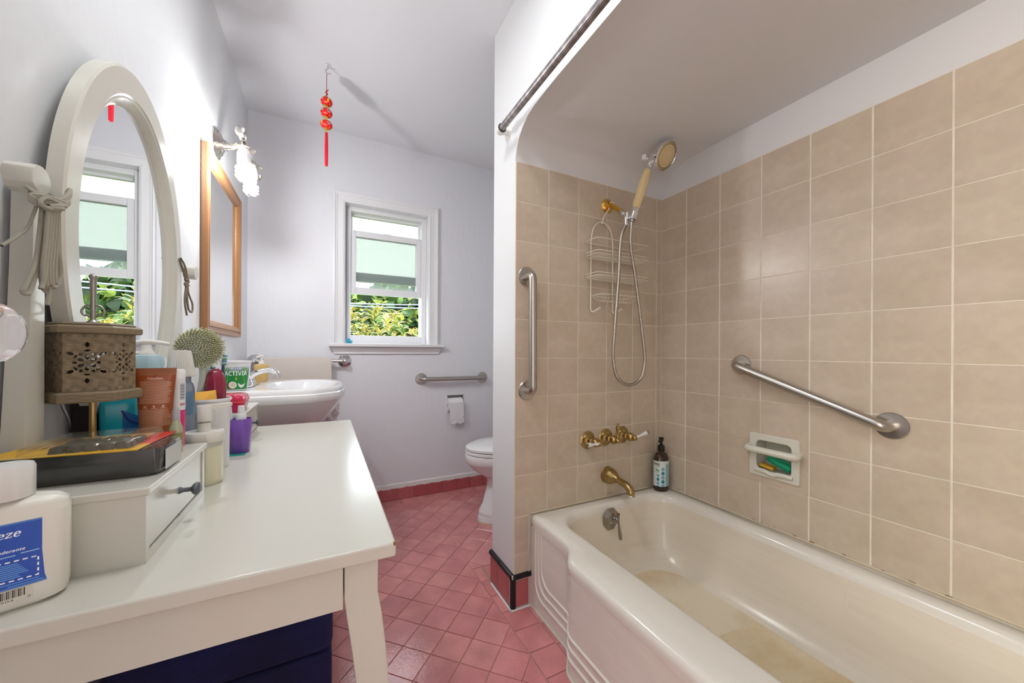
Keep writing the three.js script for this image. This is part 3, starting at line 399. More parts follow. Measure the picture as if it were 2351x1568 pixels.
// ---------------------------------------------------------------- brass valves and spout
const ZT = ZS + 0.0065;   // face of the shower tiles
{
  const esc = [[0, 0], [0.037, 0], [0.0385, 0.003], [0.035, 0.007], [0.029, 0.008], [0.027, 0.012], [0.018, 0.013], [0.013, 0.018], [0.012, 0.034], [0.0155, 0.037], [0.012, 0.04], [0.018, 0.048], [0.0195, 0.057], [0.017, 0.066], [0.010, 0.072], [0.0115, 0.079], [0.0095, 0.087], [0.006, 0.091], [0, 0.092]];
  const valve = (x, y, label, name) => { const t = thing(name, label, 'faucet', [x, y, ZT]); part('escutcheon', lathe(esc, 40).rotateX(PI / 2), M.brass, t); return t; };
  const lever = (t, dir, mat, len, endMat) => { const base = V(0, 0, 0.08), d = dir.clone().normalize(); const l = part('lever', aim(lathe([[0, 0], [0.006, 0.002], [0.0065, 0.01], [0.0045, 0.016], [0.006, len * 0.55], [0.0095, len * 0.82], [0.0085, len * 0.95], [0, len]], 24), base.clone().addScaledVector(d, 0.009), d), mat, t, mat === M.pureWhite ? 'white porcelain lever' : undefined); part('lever_tip', aim(lathe([[0, 0], [0.0062, 0.001], [0.0045, 0.006], [0.0058, 0.010], [0, 0.013]], 20), base.clone().addScaledVector(d, len + 0.0065), d), endMat, l); };
  lever(valve(1.018, 0.628, 'brass tub valve with a white porcelain lever turned away from the soap bottle', 'tub_valve'), V(-0.85, 0.05, 0.12), M.pureWhite, 0.062, M.brass);
  lever(valve(1.118, 0.63, 'middle brass diverter valve with a small upright brass handle', 'diverter_valve'), V(0.0, 1, 0.02), M.brass, 0.056, M.brass);
  lever(valve(1.216, 0.632, 'brass tub valve with a white porcelain lever turned towards the soap bottle', 'tub_valve'), V(0.95, 0.25, 0.08), M.pureWhite, 0.062, M.brass);
  const sp = thing('tub_spout', 'curved brass tub spout with a flared round base', 'faucet', [1.13, 0.461, ZT]);
  const p = [V(0, 0, 0), V(0, 0, 0.02), V(0.002, -0.002, 0.05), V(0.003, -0.008, 0.09), V(0.003, -0.013, 0.12), V(0.003, -0.028, 0.139), V(0.003, -0.046, 0.142)];
  part('spout', varTube(p, 60, 28, (s) => s < 0.12 ? 0.036 : s < 0.45 ? 0.036 - 0.022 * ease((s - 0.12) / 0.33) : 0.014 + 0.002 * ease((s - 0.45) / 0.55)), M.brass, sp);
  part('base_flange', lathe([[0, 0], [0.036, 0], [0.0375, 0.002], [0.036, 0.005], [0, 0.005]], 36).rotateX(PI / 2), M.brass, sp);
  part('spout_mouth', lathe([[0.0135, 0], [0.0185, 0], [0.019, 0.005], [0.016, 0.010], [0.0135, 0.012], [0.0135, 0]], 28).translate(0.003, -0.052, 0.1415), M.chrome, sp, 'worn bright spout mouth');
}
// ---------------------------------------------------------------- shower arm, hand shower, hose, wire caddy
{
  const hold = V(1.121, 1.590, -1.168);
  const arm = thing('shower_outlet', 'golden brass shower arm with a round wall flange and chrome hand shower holder', 'shower arm', [0, 0, 0]);
  part('flange', aim(lathe([[0, 0], [0.03, 0], [0.0315, 0.003], [0.028, 0.008], [0.02, 0.014], [0.013, 0.017], [0, 0.017]]), V(1.121, 1.662, ZT), V(0, -0.1, 1)), M.goldBrass, arm);
  part('pipe', tube([V(1.121, 1.662, ZT + 0.01), V(1.121, 1.652, ZT + 0.035), V(1.121, 1.625, ZT + 0.07), hold.clone().add(V(0, 0.013, -0.01))], 0.0105, 24, 16), M.goldBrass, arm);
  part('swivel', aim(lathe([[0, 0], [0.012, 0], [0.0135, 0.004], [0.0135, 0.016], [0.016, 0.018], [0.016, 0.03], [0.011, 0.036], [0, 0.036]], 12), hold.clone().add(V(0, 0.016, -0.02)), V(0, -0.6, 0.8)), M.nickel, arm, 'grey metal swivel nut');
  const d = V(0.05, 0.195, 0.03).normalize();
  const h0 = hold.clone().add(V(0.012, -0.02, 0.038));
  part('holder', join(rb(hold.x - 0.012, hold.y - 0.03, hold.z + 0.005, hold.x + 0.02, hold.y + 0.004, hold.z + 0.03, 0.006, 3), aim(lathe([[0.0125, 0], [0.0155, 0], [0.0165, 0.03], [0.0135, 0.03], [0.0125, 0]], 24), h0.clone().addScaledVector(d, -0.012), d), rod(V(hold.x - 0.006, hold.y - 0.055, hold.z + 0.018), V(hold.x - 0.006, hold.y - 0.02, hold.z + 0.018), 0.0095, 16)), M.chrome, arm, 'chrome hand shower holder');
  const hs = thing('hand_shower', 'hand shower with a cream handle and round chrome-rimmed head', 'shower head', [0, 0, 0]);
  const at = (s) => h0.clone().addScaledVector(d, s);
  part('ferrule', aim(lathe([[0.0085, -0.02], [0.0095, 0.0], [0.0125, 0.018], [0.0155, 0.02], [0.0155, 0.032], [0.013, 0.036], [0, 0.036]], 28), h0, d), M.chrome, hs, 'chrome ferrule');
  part('handle', aim(lathe([[0, 0.036], [0.0135, 0.037], [0.0165, 0.06], [0.0185, 0.10], [0.018, 0.14], [0.0155, 0.18], [0.013, 0.20], [0, 0.201]], 32), h0, d), M.ivory, hs, 'cream handle');
  part('neck', aim(lathe([[0, 0.2], [0.0115, 0.2], [0.009, 0.212], [0.012, 0.222], [0.015, 0.235], [0.013, 0.25], [0, 0.252]], 24), h0, d), M.chrome, hs, 'chrome neck');
  const nrm = V(0.124, -0.542, 0.826).normalize(), c = onZ(-1.085, 1526, 357), hub = c.clone().addScaledVector(nrm, -0.034), K = 1.28;
  part('elbow', tube([at(0.235), at(0.262), at(0.28).lerp(hub, 0.45), hub.clone().addScaledVector(nrm, 0.006)], 0.0105, 24, 16), M.chrome, hs, 'chrome elbow');
  part('head', aim(lathe([[0, -0.034], [0.018, -0.033], [0.032, -0.026], [0.042, -0.012], [0.0465, 0.002], [0.0465, 0.009], [0.0425, 0.012], [0.041, 0.010], [0.040, 0.004], [0, 0.004]].map(([r, y]) => [r * K, y]), 44), c, nrm), M.chrome, hs, 'chrome shower head shell');
  const face = part('spray_face', aim(lathe([[0.0395, 0.004], [0.039, 0.010], [0.03, 0.0135], [0.018, 0.0145], [0, 0.0150]].map(([r, y]) => [r * K, y]), 40), c, nrm), M.ivory, hs, 'cream spray face');
  const u = V(0, 1, 0).cross(nrm).normalize(), w = nrm.clone().cross(u), noz = [], big = [];
  for (const [r, k, s] of [[0.0455, 36, 0.0024], [0.034, 28, 0.0011], [0.026, 20, 0.0011], [0.010, 6, 0.0014]]) for (let i = 0; i < k; i++) { const a = i / k * 2 * PI; (s > 0.0015 ? big : noz).push(new THREE.SphereGeometry(s, 6, 4).applyMatrix4(new THREE.Matrix4().setPosition(c.clone().addScaledVector(u, Math.cos(a) * r).addScaledVector(w, Math.sin(a) * r).addScaledVector(nrm, r > 0.04 ? 0.0118 : 0.0142)))); }
  part('nozzle_ring', join(big), S(0x5c5a50, 0.5), face).userData.kind = 'stuff'; part('nozzle_dots', join(noz), S(0x8a7a55, 0.5), face).userData.kind = 'stuff';
  const k0 = at(0.245).addScaledVector(nrm, -0.004);
  part('spray_selector', join(aim(cyl(0.0075, 0.0075, 0.02, 20), k0.clone().add(V(-0.036, -0.012, 0.0)), d.clone().add(V(-0.2, 0.3, 0))), rod(k0.clone().add(V(-0.03, -0.004, 0)), k0, 0.0045)), M.pureWhite, hs, 'white spray selector');
  // metal hose in one long loop
  const a = V(hold.x - 0.006, hold.y - 0.045, hold.z + 0.018), b = h0.clone().addScaledVector(d, -0.02);
  const pts = [a, onZ(-1.15, 1427, 540), onZ(-1.16, 1420, 640), onZ(-1.165, 1411, 760), onZ(-1.168, 1408, 825), onZ(-1.168, 1418, 868), onZ(-1.168, 1443, 884), onZ(-1.168, 1470, 870), onZ(-1.167, 1480, 835), onZ(-1.163, 1474, 760), onZ(-1.155, 1459, 640), onZ(-1.14, 1448, 560), b];
  single('shower_hose', varTube(pts, 900, 10, (t, i) => 0.0062 + (i % 3 === 0 ? 0.0012 : 0)), M.hose, 'ribbed metal shower hose hanging in a long loop', 'hose');
  // white wire caddy hung on the arm
  const cd = thing('shower_caddy', 'cream coated wire shower caddy hanging from the shower arm', 'caddy', [0, 0, 0]);
  const zb = ZT + 0.012, x0 = 1.024, x1 = 1.146;
  part('hanger', join(capped(bent([V(1.05, 1.2, zb + 0.03), V(x0, 1.18, zb + 0.012), V(x0, 1.19, zb), V(x0, 1.5, zb), V(x0 + 0.012, 1.555, zb), V((x0 + x1) / 2, 1.59, zb), V(x1 - 0.012, 1.555, zb), V(x1, 1.5, zb), V(x1, 1.19, zb), V(x1, 1.18, zb + 0.012), V(x1 + 0.025, 1.2, zb + 0.03)], 0.045), 0.0032, 120, 8), capped([V((x0 + x1) / 2, 1.577, zb), V((x0 + x1) / 2 + 0.005, 1.6, zb + 0.002), V((x0 + x1) / 2 + 0.03, 1.640, zb + 0.006), V(1.121, 1.672, ZT + 0.03), V(1.135, 1.66, ZT + 0.034)], 0.003, 30, 8), new THREE.SphereGeometry(0.006, 10, 8).translate((x0 + x1) / 2, 1.577, zb)), M.wire, cd);
  const zf = zb + 0.09, L = 0.985, R = 1.278;
  const loop = (y, l = L, r = R, f = zf, rad = 0.0022) => tube(bent([V((l + r) / 2, y, zb), V(l, y, zb), V(l, y, f), V(r, y, f), V(r, y, zb), V((l + r) / 2, y, zb)], 0.02), rad, 120, 6);
  part('guard_wire', loop(1.478), M.wire, cd);
  for (const y of [1.415, 1.325]) {
    const sh = part('shelf', join(loop(y), loop(y + 0.012), ...[0, 1, 2, 3, 4].map((k) => rod(V(L + 0.01, y, zb + 0.012 + k * 0.017), V(R - 0.01, y, zb + 0.012 + k * 0.017), 0.0014, 6)), rod(V(x0, y, zb), V(x0, y, zf), 0.0014, 6), rod(V(x1, y, zb), V(x1, y, zf), 0.0014, 6)), M.wire, cd);
    for (let k = 0; k < 6; k++) part('rust_spot', new THREE.SphereGeometry(0.0026, 8, 6).translate(k < 3 ? L + 0.002 : rr(L + 0.05, R - 0.05), y + rr(-0.001, 0.002), k < 3 ? zb + 0.01 + k * 0.02 : zf), M.rust, sh);
  }
  part('soap_rack', join(loop(1.252, 1.024, 1.22, zb + 0.075), ...[...Array(9)].map((_, k) => tube(bent([V(1.032 + k * 0.022, 1.252, zb + 0.075), V(1.052 + k * 0.02, 1.228, zb + 0.06), V(1.052 + k * 0.02, 1.228, zb + 0.02), V(1.032 + k * 0.022, 1.252, zb)], 0.01), 0.0014, 24, 5))), M.wire, cd);
}
// ---------------------------------------------------------------- grab bars
function grabBar(a, b, nrm, label, r = 0.0155, out = 0.048, fr = 0.038) {
  const t = thing('grab_bar', label, 'grab bar', [0, 0, 0]);
  part('bar', tube(bent([a.clone().addScaledVector(nrm, 0.004), a.clone().addScaledVector(nrm, out), b.clone().addScaledVector(nrm, out), b.clone().addScaledVector(nrm, 0.004)], 0.05, 10), r, 90, 20), M.steel, t);
  for (const p of [a, b]) part('flange', aim(lathe([[0, 0], [fr, 0], [fr + 0.0008, 0.002], [fr - 0.002, 0.0052], [0.022, 0.0065], [r + 0.001, 0.007], [0, 0.007]], 44), p, nrm), M.steel, t);
}
grabBar(V(0.713, 1.308, ZT), V(0.716, 0.856, ZT), V(0, 0, 1), 'upright brushed steel grab bar on the beige tiles beside the partition edge');
grabBar(V(XR - 0.0065, 0.962, -0.885), V(XR - 0.0065, 0.80, -0.452), V(-1, 0, 0), 'slanting brushed steel grab bar on the long tiled wall above the soap dish', 0.0165);
grabBar(V(0.6, 0.815, ZB), V(1.06, 0.815, ZB), V(0, 0, 1), 'level brushed steel grab bar on the white wall above the toilet paper', 0.0155, 0.048, 0.04);
{ // recessed soap dish
  const t = thing('soap_dish', 'white ceramic recessed soap dish with a grab handle in the tiled wall', 'soap dish', [XR - 0.006, 0.6265, -0.766]);
  t.rotation.y = -PI / 2;   // local x = along the wall, z = out of the wall
  const fr = rrect(0.162, 0.152, 0.004), h = rrect(0.124, 0.116, 0.02); fr.holes.push(h);
  part('rim_frame', ext(fr, 0.005, 0.0035, 3).translate(0, 0, -0.001), M.dishCream, t);
  const w = 0.062, hh = 0.058, dp = -0.065, cup = join(bx(-w - 0.006, -hh - 0.006, dp - 0.006, w + 0.006, hh + 0.006, dp), bx(-w - 0.006, -hh, dp, -w, hh, 0), bx(w, -hh, dp, w + 0.006, hh, 0), bx(-w - 0.006, hh, dp, w + 0.006, hh + 0.006, 0), bx(-w - 0.006, -hh - 0.006, dp, w + 0.006, -hh, 0));
  part('bowl', cup, M.dishCream, t);
  part('handle', varTube(bent([V(-0.082, 0.026, 0.0), V(-0.082, 0.022, 0.03), V(0.082, 0.022, 0.03), V(0.082, 0.026, 0.0)], 0.02, 8), 60, 18, (s) => 0.0125), M.dishCream, t);
  part('lip', varTube([V(-0.064, -0.058, 0.006), V(-0.02, -0.057, 0.012), V(-0.008, -0.062, 0.012), V(0.008, -0.062, 0.012), V(0.02, -0.057, 0.012), V(0.064, -0.058, 0.006)], 50, 12, () => 0.008), M.dishCream, t);
  single('soap_bar', new RoundedBoxGeometry(0.088, 0.026, 0.05, 4, 0.0125).applyMatrix4(new THREE.Matrix4().makeRotationFromEuler(new THREE.Euler(0.1, PI / 2, 0.22))).translate(XR + 0.026, 0.602, -0.757), S(new THREE.Color().setRGB(0.0, 0.36, 0.17), 0.35), 'green oval soap bar lying in the soap dish', 'soap');
  single('soap_bar', new RoundedBoxGeometry(0.05, 0.013, 0.032, 3, 0.006).applyMatrix4(new THREE.Matrix4().makeRotationFromEuler(new THREE.Euler(0, PI / 2, 0.15))).translate(XR + 0.014, 0.582, -0.797), S(new THREE.Color().setRGB(0.72, 0.40, 0.02), 0.4), 'thin yellow soap remnant under the green soap', 'soap');
}
{ // brown pump bottle on the tub corner
  const t = thing('soap_bottle', 'brown pump soap bottle with a dotted blue label in the tub corner', 'bottle', [1.418, RIM, -1.228]);
  const e = (g) => g.scale(1, 1, 0.8);
  part('body', e(lathe([[0, 0], [0.036, 0], [0.039, 0.006], [0.0395, 0.02], [0.0395, 0.13], [0.038, 0.15], [0.030, 0.168], [0.016, 0.178], [0.013, 0.184], [0, 0.184]], 44)), P(0x2e130a, 0.12, { clearcoat: 0.6 }), t);
  const lab = paint(512, 512, (x) => { x.fillStyle = '#dfe9e6'; x.fillRect(0, 0, 512, 512); x.fillStyle = '#2a1c1c'; x.font = 'bold 92px sans-serif'; x.save(); x.rotate(0.04); x.fillText('one', 40, 84); x.restore(); x.fillRect(118, 104, 86, 7); x.strokeStyle = '#5f9a4c'; x.lineWidth = 7; x.beginPath(); x.arc(150, 190, 42, 0, 7); x.stroke(); x.fillStyle = '#2c5a2c'; x.beginPath(); x.ellipse(140, 185, 12, 22, 0.6, 0, 7); x.ellipse(165, 200, 10, 18, -0.7, 0, 7); x.fill(); const cs = ['#7fb6cc', '#1d8db0']; for (let r = 0; r < 5; r++) { x.fillStyle = cs[r % 2]; x.beginPath(); x.arc(275, 160 + r * 84, 38, 0, 7); x.fill(); if (r) { x.fillStyle = cs[(r + 1) % 2 ? 1 : 0]; x.beginPath(); x.arc(165, 210 + r * 78, 34, 0, 7); x.fill(); } } x.fillStyle = '#a9cdd0'; x.fillRect(335, 60, 170, 452); x.fillStyle = '#8fb4b8'; for (let r = 0; r < 26; r++) x.fillRect(345, 76 + r * 17, 90 + (r * 37) % 60, 5); });
  part('label', e(new THREE.CylinderGeometry(0.0399, 0.0399, 0.118, 40, 1, true, -1.45, 2.9).translate(0, 0.083, 0).rotateY(-0.62)), S(0xffffff, 0.45, { map: lab }), t, 'white label with blue dots');
  part('collar', join(cyl(0.0155, 0.0155, 0.022), cyl(0.011, 0.011, 0.006).translate(0, 0.022, 0)).translate(0, 0.184, 0), M.black, t);
  part('pump', join(cyl(0.0055, 0.0055, 0.022).translate(0, 0.21, 0), lathe([[0, 0], [0.008, 0], [0.011, 0.012], [0.011, 0.018], [0, 0.02]]).translate(0, 0.228, 0), rod(V(0, 0.24, 0), V(-0.026, 0.232, 0.012), 0.0052)), M.black, t);
}
{ // curtain rod with its two brackets
  const t = thing('curtain_rod', 'tarnished metal shower curtain rod across the arch', 'curtain rod', [0, 0, 0]);
  part('pole', rod(V(0.607, 1.876, -1.315), V(0.607, 1.876, ZF - 0.03), 0.0128, 24), M.rodMetal, t);
  for (const [z, w] of [[-1.3, -1.335], [ZF - 0.05, ZF - 0.02]]) {
    const br = part('bracket', join(aim(lathe([[0, 0], [0.026, 0], [0.027, 0.003], [0.02, 0.008], [0.012, 0.014], [0.011, 0.05], [0, 0.05]], 28), V(XW, 1.893, w), V(-1, -0.25, (z - w) * 12)), aim(lathe([[0.013, -0.011], [0.018, -0.011], [0.018, 0.011], [0.013, 0.011], [0.013, -0.011]], 28), V(0.607, 1.876, z), V(0, 0, 1))), M.whitePlastic, t, 'white painted rod bracket');
    part('ring', aim(lathe([[0.0128, 0], [0.0165, 0], [0.0165, 0.004], [0.0128, 0.004]], 24), V(0.607, 1.876, z + 0.011), V(0, 0, 1)), S(0x3c3a36, 0.5), br);
  }
}
{ // toilet paper recess, spindle and roll
  const x0 = 0.786, x1 = 0.918, y0 = 0.57, y1 = 0.695, d = 0.075;
  const t = thing('paper_holder', 'white recessed toilet paper holder in the wall below the grab bar', 'paper holder', [0, 0, 0]);
  part('box', join(bx(x0, y0, ZB - d, x1, y1, ZB - d + 0.004), bx(x0, y0, ZB - d, x0 + 0.004, y1, ZB), bx(x1 - 0.004, y0, ZB - d, x1, y1, ZB), bx(x0, y0, ZB - d, x1, y0 + 0.004, ZB), bx(x0, y1 - 0.004, ZB - d, x1, y1, ZB)), M.porcelain, t);
  part('spindle', join(rod(V(x0 + 0.004, 0.62, ZB - 0.012), V(x1 - 0.004, 0.62, ZB - 0.012), 0.007), aim(cyl(0.011, 0.011, 0.008), V(x1 - 0.012, 0.62, ZB - 0.012), V(1, 0, 0))), M.pureWhite, t);
  const r = thing('toilet_paper', 'white toilet paper roll with a loose hanging sheet', 'toilet paper', [0.845, 0.62, ZB - 0.012]);
  const R = 0.051, w = 0.108, pm = S(new THREE.Color().setRGB(0.84, 0.82, 0.84), 0.95, { bumpMap: wallBump, bumpScale: 0.004 });
  part('roll', lathe([[0.02, 0], [R, 0], [R, w], [0.02, w], [0.02, 0]], 40).rotateZ(-PI / 2).translate(-w / 2, 0, 0), pm, r);
  const rows = []; for (let i = 0; i <= 26; i++) { const s = i / 26, row = []; for (let j = 0; j <= 12; j++) { const x = (j / 12 - 0.5) * (w - 0.004 * s); const y = 0.02 - s * 0.15; row.push(V(x + 0.006 * s, y + (s > 0.97 ? 0.004 * Math.sin(j * 1.3) : 0), R + 0.0012 + 0.0016 * Math.sin(j * 1.1 + i * 0.9) * s + 0.004 * s)); } rows.push(row); }
  part('sheet', crease(join(loft(rows, false), loft(rows.map((q) => q.map((p) => V(p.x, p.y, p.z - 0.0012)).reverse()), false)), 1.2), pm, r);
}

// ---------------------------------------------------------------- lamps
{ // wall sconce: one spiral bulb lit, the far one dark
  const t = thing('wall_sconce', 'brushed nickel double wall sconce above the wood framed mirror', 'lamp', [0, 0, 0]);
  const pc = V(XL, 1.85, -1.885);
  part('backplate', aim(lathe([[0, 0], [0.062, 0], [0.064, 0.004], [0.058, 0.009], [0.05, 0.011], [0.044, 0.018], [0.03, 0.024], [0.022, 0.03], [0, 0.03]], 8), pc, V(1, 0, 0)), M.nickel, t);
  const bar = V(-0.282, 1.815, 0), hub = V(-0.29, 1.82, -1.81);
  part('arm', join(rod(pc.clone().add(V(0.025, 0, 0)), hub, 0.0155, 20, 0.013), aim(lathe([[0, 0], [0.019, 0.002], [0.021, 0.01], [0.017, 0.016], [0, 0.018]]), pc.clone().add(V(0.025, 0, 0)), V(1, 0, 0.4))), M.nickel, t);
  part('bar', join(rod(V(bar.x, bar.y, -1.675), V(bar.x, bar.y, -2.06), 0.0085, 18), aim(lathe([[0, 0], [0.012, 0.003], [0.0165, 0.014], [0.0175, 0.026], [0.014, 0.036], [0, 0.040]]), V(bar.x, bar.y, -1.69), V(0, 0.12, 1)), aim(lathe([[0, 0], [0.012, 0.003], [0.016, 0.012], [0.012, 0.024], [0, 0.028]]), V(bar.x, bar.y, -2.045), V(0, 0, -1)), ...[-1.705, -1.79, -1.83, -1.95].map((z) => aim(lathe([[0.0085, 0], [0.0125, 0.002], [0.0125, 0.008], [0.0085, 0.01]], 18), V(bar.x, bar.y, z), V(0, 0, -1)))), M.nickel, t);
  const spiral = (x, y, z) => { const p = []; for (let k = 0; k <= 80; k++) { const s = k / 80, a = s * 2 * PI * 3.5, r = s < 0.08 ? 0.012 + s * 0.14 : s > 0.94 ? 0.022 - (s - 0.94) * 0.2 : 0.0225; p.push(V(x + Math.cos(a) * r, y - s * 0.052, z + Math.sin(a) * r)); } return join(tube(p, 0.0066, 220, 10), new THREE.SphereGeometry(0.0068, 10, 8).translate(p[80].x, p[80].y, p[80].z)); };
  const glow = S(0xffffff, 0.4, { emissive: new THREE.Color().setRGB(1, 0.98, 0.95), emissiveIntensity: 5 });
  const label = paint(256, 64, (x) => { x.fillStyle = '#eceae4'; x.fillRect(0, 0, 256, 64); x.fillStyle = '#8a8a88'; for (let k = 0; k < 16; k++) { x.fillRect(12 + k * 14, 16, 8, 10); if (k % 3) x.fillRect(20 + k * 13, 40, 7, 9); } });
  for (const [z, lit] of [[-1.737, true], [-1.888, false]]) {
    const so = part('socket', join(lathe([[0, 0], [0.016, 0], [0.02, 0.006], [0.034, 0.016], [0.036, 0.022], [0.033, 0.024], [0.018, 0.012], [0, 0.01]].map(([r, y]) => [r, -y])).translate(bar.x, bar.y - 0.008, z), ...[0, 1, 2].map((k) => new THREE.SphereGeometry(0.004, 8, 6).translate(bar.x + Math.cos(k * 2.1) * 0.036, bar.y - 0.027, z + Math.sin(k * 2.1) * 0.036))), M.nickel, t, 'nickel socket cup');
    const b = part(lit ? 'lit_bulb' : 'dark_bulb', spiral(bar.x, bar.y - 0.098, z), lit ? glow : S(0xf3f1ee, 0.3), t, lit ? 'glowing white spiral bulb' : 'unlit white spiral bulb');
    part('bulb_base', lathe([[0.0145, -0.02], [0.016, -0.03], [0.0225, -0.045], [0.0235, -0.058], [0.0235, -0.082], [0.021, -0.092], [0, -0.093]]).translate(bar.x, bar.y, z), M.pureWhite, t);
    if (!lit) part('bulb_print', new THREE.CylinderGeometry(0.0238, 0.0238, 0.02, 30, 1, true).translate(bar.x, bar.y - 0.07, z), S(0xffffff, 0.4, { map: label }), t);
  }
  const lamp = new THREE.PointLight(new THREE.Color().setRGB(0.97, 0.985, 1.0), SCONCE_CD); lamp.name = 'sconce_light'; lamp.position.set(bar.x, bar.y - 0.126, -1.737); lamp.castShadow = true; lamp.shadow.radius = 1.25; lamp.shadow.bias = -0.0005; scene.add(lamp);
}
{ // added ceiling lamp, just over the top of the picture, as fill for floor and nook
  const t = thing('added_ceiling_lamp', 'added square flush ceiling lamp above the aisle, out of view', 'lamp', [0.08, CE, -0.8]);
  part('added_lamp_frame', join(bx(-0.17, -0.05, -0.17, 0.17, 0, -0.155), bx(-0.17, -0.05, 0.155, 0.17, 0, 0.17), bx(-0.17, -0.05, -0.155, -0.155, 0, 0.155), bx(0.155, -0.05, -0.155, 0.17, 0, 0.155)), M.nickel, t);
  part('added_lamp_diffuser', bx(-0.155, -0.044, -0.155, 0.155, -0.004, 0.155), S(0xffffff, 0.5, { emissive: new THREE.Color().setRGB(0.94, 0.98, 1), emissiveIntensity: 2 }), t, 'glowing white diffuser of the added lamp');
  const l = new THREE.RectAreaLight(new THREE.Color().setRGB(0.94, 0.98, 1), CEILING_FILL, 0.3, 0.3); l.name = 'ceiling_fill_light'; l.position.set(0.08, CE - 0.052, -0.8); l.lookAt(0.08, 0, -0.8); scene.add(l);
}
{ // wood framed mirror
  const t = thing('wall_mirror', 'rectangular mirror in an orange-brown wood frame below the sconce', 'mirror', [0, 0, 0]);
  const za = -1.685, zb = -2.285, y0 = 1.075, y1 = 1.765, prof = [[0, 0], [0, 0.017], [0.004, 0.021], [0.014, 0.021], [0.017, 0.016], [0.022, 0.0155], [0.026, 0.021], [0.036, 0.02], [0.048, 0.011], [0.05, 0.006], [0.05, 0]];
  const side = (a, b, da, db) => part('frame_rail', crease(loft([[a, da], [b, db]].map(([p, d]) => prof.map(([o, h]) => V(XL + 0.001 + h, p.y + d.y * o, p.z + d.z * o))), false), 0.3), M.oak, t);
  const A = V(0, y0, za), B = V(0, y1, za), C = V(0, y1, zb), D = V(0, y0, zb), dA = V(0, 1, -1), dB = V(0, -1, -1), dC = V(0, -1, 1), dD = V(0, 1, 1);
  side(A, B, dA, dB); side(B, C, dB, dC); side(C, D, dC, dD); side(D, A, dD, dA);
  part('mirror_glass', bx(XL + 0.002, y0 + 0.04, zb + 0.04, XL + 0.006, y1 - 0.04, za - 0.04), M.mirror, t);
  part('mirror_hook', join(capped([V(XL + 0.006, y1, za - 0.01), V(XL + 0.01, y1 + 0.012, za - 0.012), V(XL + 0.004, y1 + 0.02, za - 0.02)], 0.0015, 12, 6), capped([V(XL + 0.006, y1, za - 0.02), V(XL + 0.014, y1 + 0.01, za - 0.03)], 0.0015, 8, 6)), M.nickel, t);
}
{ // red lantern charm hanging from a clear ceiling hook
  const hx = 0.004, hz = -2.0;
  single('ceiling_hook', join(lathe([[0, 0], [0.012, 0], [0.012, -0.004], [0.004, -0.006], [0, -0.006]]).translate(hx + 0.004, CE, hz), capped([V(hx + 0.004, CE - 0.005, hz), V(hx + 0.001, CE - 0.018, hz), V(hx - 0.008, CE - 0.03, hz), V(hx - 0.002, CE - 0.042, hz), V(hx + 0.012, CE - 0.04, hz)], 0.004, 24, 8)), P(0xf2f2f2, 0.25, { transmission: 0.5, thickness: 0.01 }), 'small clear plastic hook on the ceiling', 'hook');
  const t = thing('lantern_charm', 'red and gold charm of three lanterns with a long red tassel', 'charm', [hx - 0.003, 0, hz]);
  part('cord', join(rod(V(0, 2.245, 0), V(0, CE - 0.038, 0), 0.0016, 6), capped([V(-0.006, 2.24, 0), V(0.004, 2.255, 0.003), V(-0.004, 2.262, -0.002), V(0.006, 2.275, 0)], 0.0025, 20, 6)), M.redString, t, 'twisted red cord');
  part('bead', join(new THREE.SphereGeometry(0.0045, 12, 10).translate(0, 2.243, 0), cyl(0.002, 0.002, 0.01, 8).translate(0, 2.235, 0)), M.gold, t, 'gold bead');
  const map = paint(512, 256, (x) => { x.fillStyle = '#e0141a'; x.fillRect(0, 0, 512, 256); for (let k = 0; k < 5; k++) { x.save(); x.translate(50 + k * 102, 118); x.fillStyle = k % 2 ? '#f2b51e' : '#c9b6a4'; if (k % 2) x.fillRect(-13, -52, 26, 100); else { for (let j = 0; j < 7; j++) { x.beginPath(); x.ellipse(Math.cos(j) * 18, Math.sin(j * 1.3) * 22, 11, 8, j, 0, 7); x.fill(); } x.fillStyle = '#7a7f9a'; x.beginPath(); x.arc(0, 0, 9, 0, 7); x.fill(); } x.restore(); } });
  const globe = S(0xffffff, 0.25, { map });
  [2.216, 2.162, 2.105].forEach((y, k) => {
    const l = part('lantern', new THREE.SphereGeometry(0.0265, 32, 22).scale(1, 0.78, 1).rotateY(k * 1.3).rotateZ(-0.18).translate(0, y, 0), globe, t, 'shiny red lantern ball');
    part('lantern_cap', join(lathe([[0.0, -0.006], [0.009, -0.006], [0.009, 0], [0.0185, 0.0065], [0.0195, 0.009], [0.017, 0.008]].map(([r, v]) => [r, v - 0.02])).rotateZ(-0.18).translate(0, y, 0), lathe([[0.008, 0.018], [0.0085, 0.022], [0, 0.024]]).rotateZ(-0.18).translate(0, y, 0), ...[...Array(9)].map((_, j) => new THREE.SphereGeometry(0.003, 8, 6).applyMatrix4(new THREE.Matrix4().makeRotationZ(-0.18).setPosition(Math.cos(j * 0.7) * 0.0195 - 0.002, y - 0.011 - Math.cos(j * 0.7) * 0.0035, Math.sin(j * 0.7) * 0.0195)))), M.gold, l, 'gold lantern trim');
  });
  part('tassel_cap', cyl(0.0035, 0.0055, 0.014).translate(0, 2.062, 0), M.gold, t);
  const strands = []; for (let k = 0; k < 26; k++) { const a = k * 2.4, r = 0.0058 * Math.sqrt(k / 26); strands.push(capped([V(Math.cos(a) * r, 2.066, Math.sin(a) * r), V(Math.cos(a) * r * 1.25, 1.99, Math.sin(a) * r * 1.25), V(Math.cos(a) * r * 1.1, 1.905 + 0.006 * rnd(), Math.sin(a) * r * 1.1)], 0.0014, 10, 5)); }
  part('tassel', join(strands), M.tassel, t, 'red thread tassel').userData.kind = 'stuff';
}
